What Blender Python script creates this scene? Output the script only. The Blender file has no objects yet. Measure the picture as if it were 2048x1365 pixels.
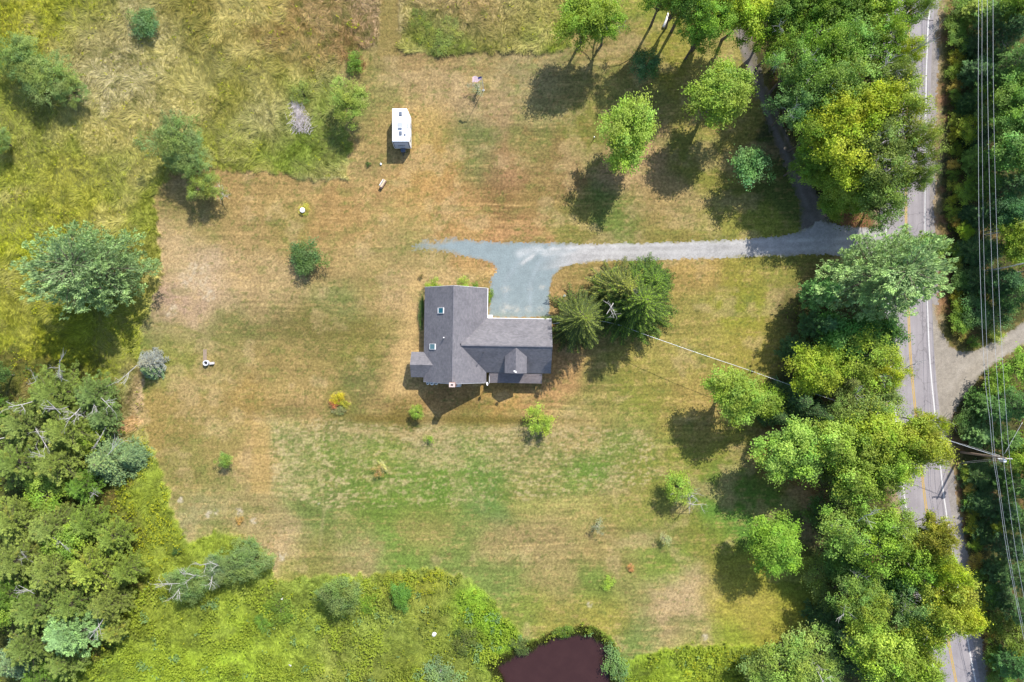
import bpy, math, random
import numpy as np
from mathutils import Vector, Matrix

C = bpy.context.scene
COL = C.collection
H = 110.0                      # drone altitude above the lawn (m)
S = 165.0 / 2048.0             # metres of ground per photo pixel
K = 1.85                       # sunlit brightness of a white sheet at this exposure

# ------------------------------------------------------------------ camera, sky, sun, exposure
cam_d = bpy.data.cameras.new("camera"); cam = bpy.data.objects.new("camera", cam_d); COL.objects.link(cam)
cam.location = (0, 0, H); cam.rotation_euler = (0, 0, 0)
cam_d.sensor_width = 36; cam_d.lens = 36 * H / 165.0; cam_d.clip_end = 9000; cam_d.clip_start = 1.0
C.camera = cam
SUN_EL = math.radians(45.5); SUN_AZ = math.radians(28.0)     # azimuth clockwise from +Y
w = bpy.data.worlds.new("World"); C.world = w; w.use_nodes = True
nt = w.node_tree; nt.nodes.clear()
sky = nt.nodes.new("ShaderNodeTexSky"); sky.sky_type = 'NISHITA'; sky.sun_disc = False
sky.sun_elevation = SUN_EL; sky.sun_rotation = SUN_AZ
bg = nt.nodes.new("ShaderNodeBackground"); bg.inputs[1].default_value = 0.15
wo = nt.nodes.new("ShaderNodeOutputWorld")
nt.links.new(sky.outputs[0], bg.inputs[0]); nt.links.new(bg.outputs[0], wo.inputs[0])
sl = bpy.data.lights.new("sun", 'SUN'); sl.energy = 4.3; sl.angle = math.radians(0.5); sl.color = (1.0, 0.95, 0.87)
so = bpy.data.objects.new("sun", sl); COL.objects.link(so); so.location = (40, 70, 90)
sd = Vector((math.sin(SUN_AZ) * math.cos(SUN_EL), math.cos(SUN_AZ) * math.cos(SUN_EL), math.sin(SUN_EL)))
so.rotation_euler = sd.to_track_quat('Z', 'Y').to_euler()
C.view_settings.view_transform = 'Standard'; C.view_settings.look = 'None'
C.view_settings.gamma = 1.0; C.view_settings.exposure = 0.82
C.view_settings.use_curve_mapping = False

rng = np.random.default_rng(7); random.seed(7)

# ------------------------------------------------------------------ helpers
def P(px, py, z=0.0):
    f = S * (1 - z / H)
    return ((px - 1024) * f, (682.5 - py) * f, z)
def lin(c): 
    c = np.asarray(c, float) / 255.0
    return np.where(c <= .04045, c / 12.92, ((c + .055) / 1.055) ** 2.4)
def alb(r, g, b): return tuple(lin((r, g, b)) / K)

def tag(o, label=None, cat=None, group=None, kind=None):
    if label: o['label'] = label
    if cat: o['category'] = cat
    if group: o['group'] = group
    if kind: o['kind'] = kind
    return o
def empty(name, loc, rz=0.0):
    o = bpy.data.objects.new(name, None); COL.objects.link(o)
    o.location = loc; o.rotation_euler = (0, 0, rz); o.empty_display_size = .3
    return o
def link(name, me, mat=None, parent=None, smooth=False):
    o = bpy.data.objects.new(name, me); COL.objects.link(o)
    if mat is not None and not me.materials: me.materials.append(mat)
    if parent is not None: o.parent = parent
    if smooth: me.polygons.foreach_set("use_smooth", [True] * len(me.polygons))
    return o
def np_mesh(name, V, F, cols=None):
    """V (n,3), F (m,k) int -> mesh, fast"""
    me = bpy.data.meshes.new(name); V = np.asarray(V, np.float32); F = np.asarray(F, np.int32)
    me.vertices.add(len(V)); me.vertices.foreach_set("co", V.ravel())
    k = F.shape[1]; me.loops.add(F.size); me.loops.foreach_set("vertex_index", F.ravel())
    me.polygons.add(len(F)); me.polygons.foreach_set("loop_start", np.arange(0, F.size, k, dtype=np.int32))
    me.update(calc_edges=True)
    if cols is not None:
        a = me.color_attributes.new("tint", 'FLOAT_COLOR', 'POINT')
        cc = np.ones((len(V), 4), np.float32); cc[:, :3] = cols; a.data.foreach_set("color", cc.ravel())
    return me

class MB:
    """collects boxes, tubes and polygons into one mesh"""
    def __init__(s): s.v = []; s.f = []
    def add(s, vs, fs):
        n = len(s.v); s.v += [tuple(map(float, p)) for p in vs]; s.f += [tuple(n + i for i in f) for f in fs]; return s
    def box(s, x0, x1, y0, y1, z0, z1, ch=0.0):
        vs = [(x, y, z) for z in (z0, z1) for (x, y) in ((x0, y0), (x1, y0), (x1, y1), (x0, y1))]
        fs = [(3, 2, 1, 0), (4, 5, 6, 7), (0, 1, 5, 4), (1, 2, 6, 5), (2, 3, 7, 6), (3, 0, 4, 7)]
        return s.add(vs, fs)
    def prism(s, pts, z0, z1):
        n = len(pts); vs = [(x, y, z0) for x, y in pts] + [(x, y, z1) for x, y in pts]
        fs = [tuple(range(n))[::-1], tuple(range(n, 2 * n))] + [(i, (i + 1) % n, n + (i + 1) % n, n + i) for i in range(n)]
        return s.add(vs, fs)
    def slab(s, quad, t):
        """a roof slab: polygon in space, thickened straight down by t"""
        n = len(quad); vs = list(quad) + [(x, y, z - t) for x, y, z in quad]
        fs = [tuple(range(n)), tuple(range(n, 2 * n))[::-1]] + [(n + i, n + (i + 1) % n, (i + 1) % n, i) for i in range(n)]
        return s.add(vs, fs)
    def tube(s, pts, rads, n=6, cap=True):
        pts = [Vector(p) for p in pts]; m = len(pts); base = len(s.v)
        if not hasattr(rads, '__len__'): rads = [rads] * m
        for i, p in enumerate(pts):
            d = (pts[min(i + 1, m - 1)] - pts[max(i - 1, 0)]).normalized()
            a = d.orthogonal().normalized() if i == 0 else (a0 - d * a0.dot(d)).normalized()
            a0 = a; b = d.cross(a)
            for k in range(n):
                t = 2 * math.pi * k / n; q = p + (a * math.cos(t) + b * math.sin(t)) * rads[i]; s.v.append(tuple(q))
        for i in range(m - 1):
            for k in range(n):
                k2 = (k + 1) % n; s.f.append((base + i * n + k, base + i * n + k2, base + (i + 1) * n + k2, base + (i + 1) * n + k))
        if cap:
            s.f.append(tuple(base + k for k in range(n))[::-1]); s.f.append(tuple(base + (m - 1) * n + k for k in range(n)))
        return s
    def mesh(s, name):
        me = bpy.data.meshes.new(name); me.from_pydata(s.v, [], s.f); me.update(); return me
    def build(s, name, mat, parent=None, smooth=False, bevel=0.0):
        o = link(name, s.mesh(name), mat, parent, smooth)
        if bevel:
            m = o.modifiers.new("bevel", 'BEVEL'); m.width = bevel; m.segments = 2; m.limit_method = 'ANGLE'
        return o

# value noise
_T = np.random.default_rng(11).random((256, 256)).astype(np.float32)
def vn(x, y, s=0):
    x = x + s * 17.31; y = y + s * 9.77
    xi = np.floor(x).astype(np.int64); yi = np.floor(y).astype(np.int64)
    fx = x - xi; fy = y - yi; fx = fx * fx * (3 - 2 * fx); fy = fy * fy * (3 - 2 * fy)
    a = _T[xi & 255, yi & 255]; b = _T[(xi + 1) & 255, yi & 255]; c = _T[xi & 255, (yi + 1) & 255]; d = _T[(xi + 1) & 255, (yi + 1) & 255]
    return ((a * (1 - fx) + b * fx) * (1 - fy) + (c * (1 - fx) + d * fx) * fy) * 2 - 1
def fbm(x, y, o=4, s=0):
    r = 0; a = 1.0; t = 0
    for i in range(o):
        r = r + a * vn(x, y, s + i * 3.1); t += a; a *= .55; x = x * 2.03 + 3.3; y = y * 2.03 - 1.7
    return r / t * 1.4
def sstep(a, b, x):
    t = np.clip((x - a) / (b - a), 0, 1); return t * t * (3 - 2 * t)
def sdf(X, Y, poly):
    """signed distance in px, positive inside"""
    p = np.asarray(poly, float); d = np.full(X.shape, 1e18); ins = np.zeros(X.shape, bool)
    n = len(p)
    for i in range(n):
        ax, ay = p[i]; bx, by = p[(i + 1) % n]; ex, ey = bx - ax, by - ay
        wx = X - ax; wy = Y - ay; t = np.clip((wx * ex + wy * ey) / (ex * ex + ey * ey + 1e-9), 0, 1)
        d = np.minimum(d, (wx - ex * t) ** 2 + (wy - ey * t) ** 2)
        c = (ay > Y) != (by > Y)
        ins ^= c & (X < (bx - ax) * (Y - ay) / (by - ay + 1e-12) + ax)
    d = np.sqrt(d); return np.where(ins, d, -d)
def pline(X, Y, pts):
    """distance in px to a polyline"""
    d = np.full(X.shape, 1e18)
    for (ax, ay), (bx, by) in zip(pts[:-1], pts[1:]):
        ex, ey = bx - ax, by - ay; wx = X - ax; wy = Y - ay
        t = np.clip((wx * ex + wy * ey) / (ex * ex + ey * ey + 1e-9), 0, 1)
        d = np.minimum(d, (wx - ex * t) ** 2 + (wy - ey * t) ** 2)
    return np.sqrt(d)
def catmull(pts, step=8):
    pts = [np.array(p, float) for p in pts]; out = []
    q = [2 * pts[0] - pts[1]] + pts + [2 * pts[-1] - pts[-2]]
    for i in range(1, len(q) - 2):
        n = max(2, int(np.linalg.norm(q[i + 1] - q[i]) / step))
        for k in range(n):
            t = k / n; out.append(.5 * ((2 * q[i]) + (-q[i - 1] + q[i + 1]) * t + (2 * q[i - 1] - 5 * q[i] + 4 * q[i + 1] - q[i + 2]) * t * t + (-q[i - 1] + 3 * q[i] - 3 * q[i + 1] + q[i + 2]) * t ** 3))
    out.append(pts[-1]); return np.array(out)

# ------------------------------------------------------------------ materials
def new_mat(name):
    m = bpy.data.materials.new(name); m.use_nodes = True; t = m.node_tree; t.nodes.clear()
    o = t.nodes.new("ShaderNodeOutputMaterial"); b = t.nodes.new("ShaderNodeBsdfPrincipled"); t.links.new(b.outputs[0], o.inputs[0])
    return m, t, b, o
def N(t, typ, **kw):
    n = t.nodes.new(typ)
    for k, v in kw.items(): setattr(n, k, v)
    return n
def mixc(t, mode, a, b, fac=1.0):
    n = N(t, "ShaderNodeMix", data_type='RGBA', blend_type=mode)
    for sock, v in ((n.inputs[0], fac), (n.inputs[6], a), (n.inputs[7], b)):
        if hasattr(v, 'is_linked'): t.links.new(v, sock)
        elif isinstance(v, (int, float)): sock.default_value = v
        else: sock.default_value = (*v, 1)
    return n.outputs[2]
def ramp(t, src, stops):
    r = N(t, "ShaderNodeValToRGB"); e = r.color_ramp.elements
    while len(e) < len(stops): e.new(.5)
    for i, (p, c) in enumerate(stops):
        e[i].position = p; e[i].color = (*c, 1) if hasattr(c, '__len__') else (c, c, c, 1)
    t.links.new(src, r.inputs[0]); return r.outputs[0]
def noise(t, scale, detail=4, vec=None, rough=.6, dist=0.0):
    n = N(t, "ShaderNodeTexNoise"); n.inputs['Scale'].default_value = scale; n.inputs['Detail'].default_value = detail
    n.inputs['Roughness'].default_value = rough; n.inputs['Distortion'].default_value = dist
    if vec is not None: t.links.new(vec, n.inputs['Vector'])
    return n.outputs['Fac']
def coords(t, scale=(1, 1, 1)):
    tc = N(t, "ShaderNodeTexCoord"); mp = N(t, "ShaderNodeMapping"); mp.inputs['Scale'].default_value = scale
    t.links.new(tc.outputs['Object'], mp.inputs[0]); return mp.outputs[0]
def plain(name, col, rough=.6, metal=0.0, var=.18, scale=3.0, bump=.0, spec=.5):
    m, t, b, o = new_mat(name); v = coords(t)
    n = noise(t, scale, 5, v); lo = tuple(max(0, c * (1 - var)) for c in col); hi = tuple(min(1, c * (1 + var)) for c in col)
    t.links.new(ramp(t, n, [(.3, lo), (.7, hi)]), b.inputs['Base Color'])
    b.inputs['Roughness'].default_value = rough; b.inputs['Metallic'].default_value = metal; b.inputs['Specular IOR Level'].default_value = spec
    if bump:
        bp = N(t, "ShaderNodeBump"); bp.inputs['Strength'].default_value = bump; bp.inputs['Distance'].default_value = .03
        t.links.new(noise(t, scale * 6, 4, v), bp.inputs['Height']); t.links.new(bp.outputs[0], b.inputs['Normal'])
    return m
def attr_mat(name, grain=((.3, .78), (.7, 1.22)), scale=7.0, bump=.6, bdist=.08, rough=.95, stretch=(1, 1, 1), fine=22.0):
    """ground-like surface: colour attribute x fine grain"""
    m, t, b, o = new_mat(name); v = coords(t, stretch); v2 = coords(t)
    a = N(t, "ShaderNodeAttribute", attribute_name="tint")
    n = noise(t, scale, 6, v, .65); g = ramp(t, n, list(grain))
    n2 = noise(t, fine, 3, v2, .6); g2 = ramp(t, n2, [(.36, .82), (.64, 1.18)])
    c = mixc(t, 'MULTIPLY', mixc(t, 'MULTIPLY', a.outputs['Color'], g), g2)
    t.links.new(c, b.inputs['Base Color']); b.inputs['Roughness'].default_value = rough; b.inputs['Specular IOR Level'].default_value = .15
    bp = N(t, "ShaderNodeBump"); bp.inputs['Strength'].default_value = bump; bp.inputs['Distance'].default_value = bdist
    t.links.new(n, bp.inputs['Height']); t.links.new(bp.outputs[0], b.inputs['Normal'])
    return m
def leaf_mat(name, obj_tint=True, trans=.30, rough=.55, spec=.16):
    m, t, b, o = new_mat(name)
    a = N(t, "ShaderNodeAttribute", attribute_name="tint")
    c = a.outputs['Color']
    if obj_tint:
        oi = N(t, "ShaderNodeObjectInfo"); c = mixc(t, 'MULTIPLY', c, oi.outputs['Color'])
    t.links.new(c, b.inputs['Base Color']); b.inputs['Roughness'].default_value = rough; b.inputs['Specular IOR Level'].default_value = spec
    tr = N(t, "ShaderNodeBsdfTranslucent"); 
    t.links.new(mixc(t, 'MULTIPLY', c, (1.5, 1.45, .5)), tr.inputs[0])
    mx = N(t, "ShaderNodeMixShader"); mx.inputs[0].default_value = trans
    t.links.new(b.outputs[0], mx.inputs[1]); t.links.new(tr.outputs[0], mx.inputs[2]); t.links.new(mx.outputs[0], o.inputs[0])
    return m
M_leaf = leaf_mat("leaf"); M_needle = leaf_mat("needle", trans=.14, rough=.6, spec=.14)
M_blade = leaf_mat("grass_blade", obj_tint=False, trans=.25, rough=.6, spec=.12)
M_bark = plain("bark", (.11, .085, .065), .9, bump=.6, scale=4, var=.35)
M_barkpale = plain("pale_bark", (.36, .33, .30), .85, bump=.4, scale=5, var=.3)
M_deadwood = plain("dead_wood", (.38, .36, .34), .85, bump=.4, scale=5, var=.25)
M_ground = attr_mat("ground_cover", grain=((.36, .70), (.64, 1.30)), scale=2.6, bump=.8, bdist=.08, fine=7.0)
M_gravel = attr_mat("gravel", grain=((.3, .86), (.7, 1.14)), scale=4, bump=.5, bdist=.04, fine=12)
# ------------------------------------------------------------------ the ground's own colours (photo pixel, colour as seen in sun)
LAWN = """730,120,150,135,75;850,130,160,135,80;950,140,165,145,85;1050,150,160,145,90;1100,200,150,140,80;720,200,140,135,70;
850,180,170,145,90;920,200,178,152,100;1000,230,165,140,90;760,260,165,142,80;850,260,184,156,85;890,300,178,146,75;940,280,120,125,65;
960,330,125,125,65;1010,330,168,128,82;1060,300,135,130,65;1100,330,150,125,70;1000,400,143,113,62;720,330,170,146,85;760,400,180,146,85;
850,380,185,150,80;900,400,180,142,80;950,430,182,146,84;1050,420,152,130,68;1040,455,188,145,88;1150,460,142,135,62;1250,440,115,130,55;
1300,430,168,140,82;1350,400,172,150,90;1280,330,178,150,95;1320,460,145,137,62;1450,460,150,145,62;1450,300,165,155,72;1520,460,145,150,55;
1400,340,142,140,56;1290,20,142,147,52;1250,90,142,130,65;1330,100,152,147,56;1240,200,150,145,70;1420,90,165,155,76;1180,250,132,130,55;
1150,180,152,140,75;450,350,168,140,80;550,370,168,140,78;620,390,175,146,84;400,450,152,135,72;500,430,175,146,84;560,430,160,142,72;
660,420,174,140,78;700,460,178,146,82;800,440,184,156,88;800,500,165,146,84;350,520,186,160,108;400,550,196,170,128;370,600,188,156,122;
430,590,188,160,112;480,560,184,156,100;330,650,170,146,102;500,490,168,142,84;540,600,182,156,98;680,540,172,146,86;720,520,174,151,88;
690,600,135,136,72;750,580,162,142,78;800,600,178,150,92;450,650,125,125,60;550,650,130,120,64;650,660,130,120,60;720,700,136,127,58;
780,680,150,136,70;830,600,188,160,102;810,700,192,160,98;800,760,188,156,92;450,720,156,140,76;350,700,150,146,65;308,690,120,138,45;
550,740,162,140,76;650,760,156,136,72;720,760,120,120,60;400,800,162,140,76;500,810,168,140,72;600,820,168,141,80;340,850,162,140,72;
760,810,168,140,80;700,840,126,115,50;800,842,126,110,46;950,835,132,116,52;900,800,178,140,78;1000,790,188,150,78;1080,770,184,146,86;
380,900,150,140,70;450,880,162,145,76;510,900,192,160,96;500,960,184,156,92;400,960,150,140,70;420,1030,165,155,96;480,1000,162,150,86;
520,1050,165,150,90;560,1100,192,166,112;600,1140,160,156,70;450,1070,150,150,70;580,870,165,158,92;600,950,165,158,92;700,870,160,150,90;
650,930,132,143,62;750,900,145,150,70;850,880,175,160,100;950,880,150,155,80;1050,890,160,150,86;1150,870,178,156,92;1250,880,150,145,76;
1180,940,118,143,55;1100,950,150,150,74;1280,920,145,145,60;1350,930,140,145,54;640,1010,120,134,60;750,1000,118,138,50;850,980,114,140,46;
950,980,114,140,56;980,1010,110,138,68;1050,1000,155,150,74;1150,1020,165,155,80;1250,1000,150,145,66;1300,1030,145,145,60;850,1050,150,145,70;
700,1060,140,145,70;950,1060,130,140,64;780,1110,125,150,58;650,1110,145,140,70;720,1120,172,155,96;900,1110,130,145,64;1000,1080,172,150,90;
1100,1070,165,145,86;1200,1100,162,145,80;1300,1080,140,140,70;1000,1150,130,145,64;1100,1160,165,150,84;1200,1165,120,140,55;1250,1120,156,145,75;
1320,1130,125,150,46;1340,1180,192,166,112;1380,1200,192,166,112;1330,1250,186,160,105;1270,1200,150,145,74;1100,1230,160,150,64;1200,1230,165,155,64;
1050,1230,140,150,58;1280,1280,125,140,64;1380,1280,160,155,80;1450,1050,105,150,45;1420,1080,140,140,55;1500,1000,112,145,40;1450,960,120,140,46;
1450,1200,168,156,62;1500,1220,172,160,68;1550,1250,165,160,58;1600,1150,140,150,45;1450,1280,150,160,52;1480,1160,168,161,58;1150,540,162,140,74;
1110,590,178,146,84;1400,540,178,150,78;1480,540,156,146,58;1560,540,150,146,62;1400,620,156,145,68;1400,700,162,150,68;1480,620,150,150,48;
1350,720,168,155,74;1300,760,156,145,64;1400,800,172,150,74;1270,800,138,141,53;1250,850,145,145,68;1200,820,150,140,68;1350,850,156,145,64;
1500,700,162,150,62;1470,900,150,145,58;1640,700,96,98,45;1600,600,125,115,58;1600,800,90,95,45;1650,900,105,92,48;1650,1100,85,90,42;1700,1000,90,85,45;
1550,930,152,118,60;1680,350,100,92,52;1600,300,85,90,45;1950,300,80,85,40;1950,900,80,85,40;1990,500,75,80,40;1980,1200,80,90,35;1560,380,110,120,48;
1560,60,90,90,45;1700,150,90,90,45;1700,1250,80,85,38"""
MEAD = """50,30,168,162,45;150,40,155,152,48;100,220,150,150,56;30,380,158,156,55;150,400,168,161,55;250,350,150,150,54;200,100,172,155,92;
200,180,192,175,120;260,150,188,170,112;300,100,182,165,105;380,60,150,136,60;450,30,156,136,65;400,150,150,140,65;350,200,172,155,90;
250,260,178,160,86;450,200,150,140,55;550,50,162,130,70;600,100,162,136,70;650,50,174,142,86;740,40,178,146,100;700,90,152,116,66;
520,240,184,170,102;500,300,150,150,55;600,310,126,143,42;650,300,126,140,48;560,150,150,140,55;640,180,145,150,65;640,340,184,166,98;
450,310,150,150,54;50,460,162,162,40;30,600,162,156,55;80,700,166,162,42;20,700,150,150,40;150,680,148,150,40;300,900,160,170,48;
280,1000,166,170,44;330,1040,164,166,46;370,1100,150,156,40;300,1150,162,160,45;330,1250,160,162,44;400,1230,150,156,44;500,1250,165,180,36;
350,1320,168,185,36;200,1340,150,165,40;450,1330,165,185,36;560,1300,165,175,44;600,1230,145,155,50;540,1180,160,162,55;700,1330,165,160,62;
750,1250,155,160,60;850,1300,130,126,36;900,1280,125,126,40;880,1220,142,126,50;850,1160,172,160,44;950,1220,138,178,26;980,1260,143,184,30;
960,1180,166,176,62;1000,1290,138,176,38;820,1240,150,150,54;950,1340,150,150,55;1300,1330,165,182,36;1400,1330,170,182,40;1500,1340,160,166,36;
850,20,182,152,98;950,20,172,140,84;1050,40,172,155,84;850,70,118,130,36;900,85,118,130,40;1000,80,136,130,50;1100,90,130,142,40;
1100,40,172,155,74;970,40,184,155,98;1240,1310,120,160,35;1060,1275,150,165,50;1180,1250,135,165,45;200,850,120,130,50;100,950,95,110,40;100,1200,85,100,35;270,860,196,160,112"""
def parse(s):
    a = np.array([[float(x) for x in q.split(',')] for q in s.replace('\n', '').split(';') if q.strip()])
    return a[:, :2], lin(a[:, 2:]) / K
LP, LC = parse(LAWN); LC = LC * np.array([.98, 1.0, 1.14]); MP, MC = parse(MEAD); MC = MC * np.array([.93, .97, 1.5])
GX = np.arange(-160, 2224, 14.0); GY = np.arange(-160, 1540, 14.0)
_gx, _gy = np.meshgrid(GX, GY, indexing='ij')
def field(Pp, Cc, sig):
    d2 = (_gx[..., None] - Pp[:, 0]) ** 2 + (_gy[..., None] - Pp[:, 1]) ** 2
    wt = np.exp(-d2 / (2 * sig * sig)) + 30.0 / (d2 + 400) ** 1.6
    return (wt @ Cc) / wt.sum(-1, keepdims=True)
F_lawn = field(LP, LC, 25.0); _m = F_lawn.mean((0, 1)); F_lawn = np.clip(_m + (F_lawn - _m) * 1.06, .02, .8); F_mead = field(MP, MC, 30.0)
def lookup(F, X, Y):
    fx = np.clip((X - GX[0]) / 14.0, 0, len(GX) - 1.001); fy = np.clip((Y - GY[0]) / 14.0, 0, len(GY) - 1.001)
    i = fx.astype(int); j = fy.astype(int); u = (fx - i)[..., None]; v = (fy - j)[..., None]
    return (F[i, j] * (1 - u) + F[i + 1, j] * u) * (1 - v) + (F[i, j + 1] * (1 - u) + F[i + 1, j + 1] * u) * v

M1 = [(-2500,-2500),(762,-2500),(762,-100),(760,20),(752,95),(700,112),(676,130),(670,180),(690,230),(702,290),(692,358),(640,362),(560,350),(430,335),
      (340,350),(308,400),(318,470),(325,560),(300,620),(282,660),(280,720),(290,760),(280,830),(300,880),(330,960),(352,1030),(380,1085),(430,1060),
      (500,1080),(548,1120),(545,1165),(640,1150),(740,1150),(800,1142),(880,1141),(935,1155),(985,1200),(1025,1255),(1050,1285),(1110,1266),(1180,1250),
      (1230,1280),(1245,1320),(1300,1305),(1380,1290),(1450,1290),(1560,1290),(1640,1320),(1640,4000),(-2500,4000)]
M2 = [(798,-2500),(797,60),(800,104),(860,110),(1000,107),(1100,108),(1145,90),(1150,-2500)]
M3 = [(1410,1135),(1425,1235),(1440,1295),(1640,1300),(1640,1080),(1480,1095)]
M4 = [(692,128),(700,112),(722,112),(733,130),(726,150),(705,154),(692,145)]      # uncut clump round the shrub
POND = [(985,1332),(1015,1315),(1060,1297),(1105,1277),(1150,1266),(1185,1269),(1207,1283),(1218,1306),(1220,1335),(1222,1400),(1210,1520),(1050,1520),(1030,1400),(1003,1362)]
W1 = [(1440,-300),(1475,60),(1500,120),(1545,230),(1600,340),(1650,440),(1700,455),(1765,460),(1772,300),(1772,-300)]
W2 = [(1640,535),(1585,640),(1575,760),(1600,860),(1640,950),(1650,1080),(1655,1200),(1630,1300),(1600,1500),(1940,1600),(1868,1365),(1815,1150),(1795,950),(1775,750),(1768,535)]
W3 = [(1898,-2500),(1892,200),(1890,450),(1885,600),(1898,660),(1930,692),(1990,665),(2060,625),(2400,420),(2400,-2500)]
W4 = [(2600,560),(2048,708),(1990,748),(1940,812),(1905,872),(1918,1000),(1935,1100),(1952,1230),(1990,1365),(2100,1800),(2600,1800)]
W5 = [(-300,740),(60,700),(130,740),(230,760),(250,820),(240,880),(285,930),(240,1000),(280,1060),(250,1140),(290,1180),(230,1290),(100,1365),(0,1450),(-300,1500)]
def soft(X, Y, poly, wd, s=0, amp=10, sc=.06):
    return sstep(-wd, wd, sdf(X, Y, poly) + amp * fbm(X * sc, Y * sc, 3, s))
def blob(X, Y, cx, cy, rx, ry=None, s=0, ang=0.0, edge=.35):
    ry = ry or rx; c, sn = math.cos(ang), math.sin(ang); u = ((X - cx) * c + (Y - cy) * sn) / rx; v = (-(X - cx) * sn + (Y - cy) * c) / ry
    return 1 - sstep(1 - edge, 1 + edge, np.sqrt(u * u + v * v) + .35 * fbm(X * .07, Y * .07, 3, s))
def masks(X, Y):
    m1 = np.maximum(soft(X, Y, M1, 3.5, 1, 8, .09), soft(X, Y, M2, 3, 2, 6, .09)); m1 = np.maximum(m1, soft(X, Y, M4, 2, 3, 2))
    pd = sdf(X, Y, POND) + 5 * fbm(X * .08, Y * .08, 3, 5)
    wd = np.maximum.reduce([soft(X, Y, q, 14, 4, 22, .03) for q in (W1, W2, W3, W4, W5)])
    m3 = soft(X, Y, M3, 16, 6, 14, .03)
    return m1, pd, wd, m3
def mixm(c, col, m): return c * (1 - m[..., None]) + np.asarray(col) * m[..., None]

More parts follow.
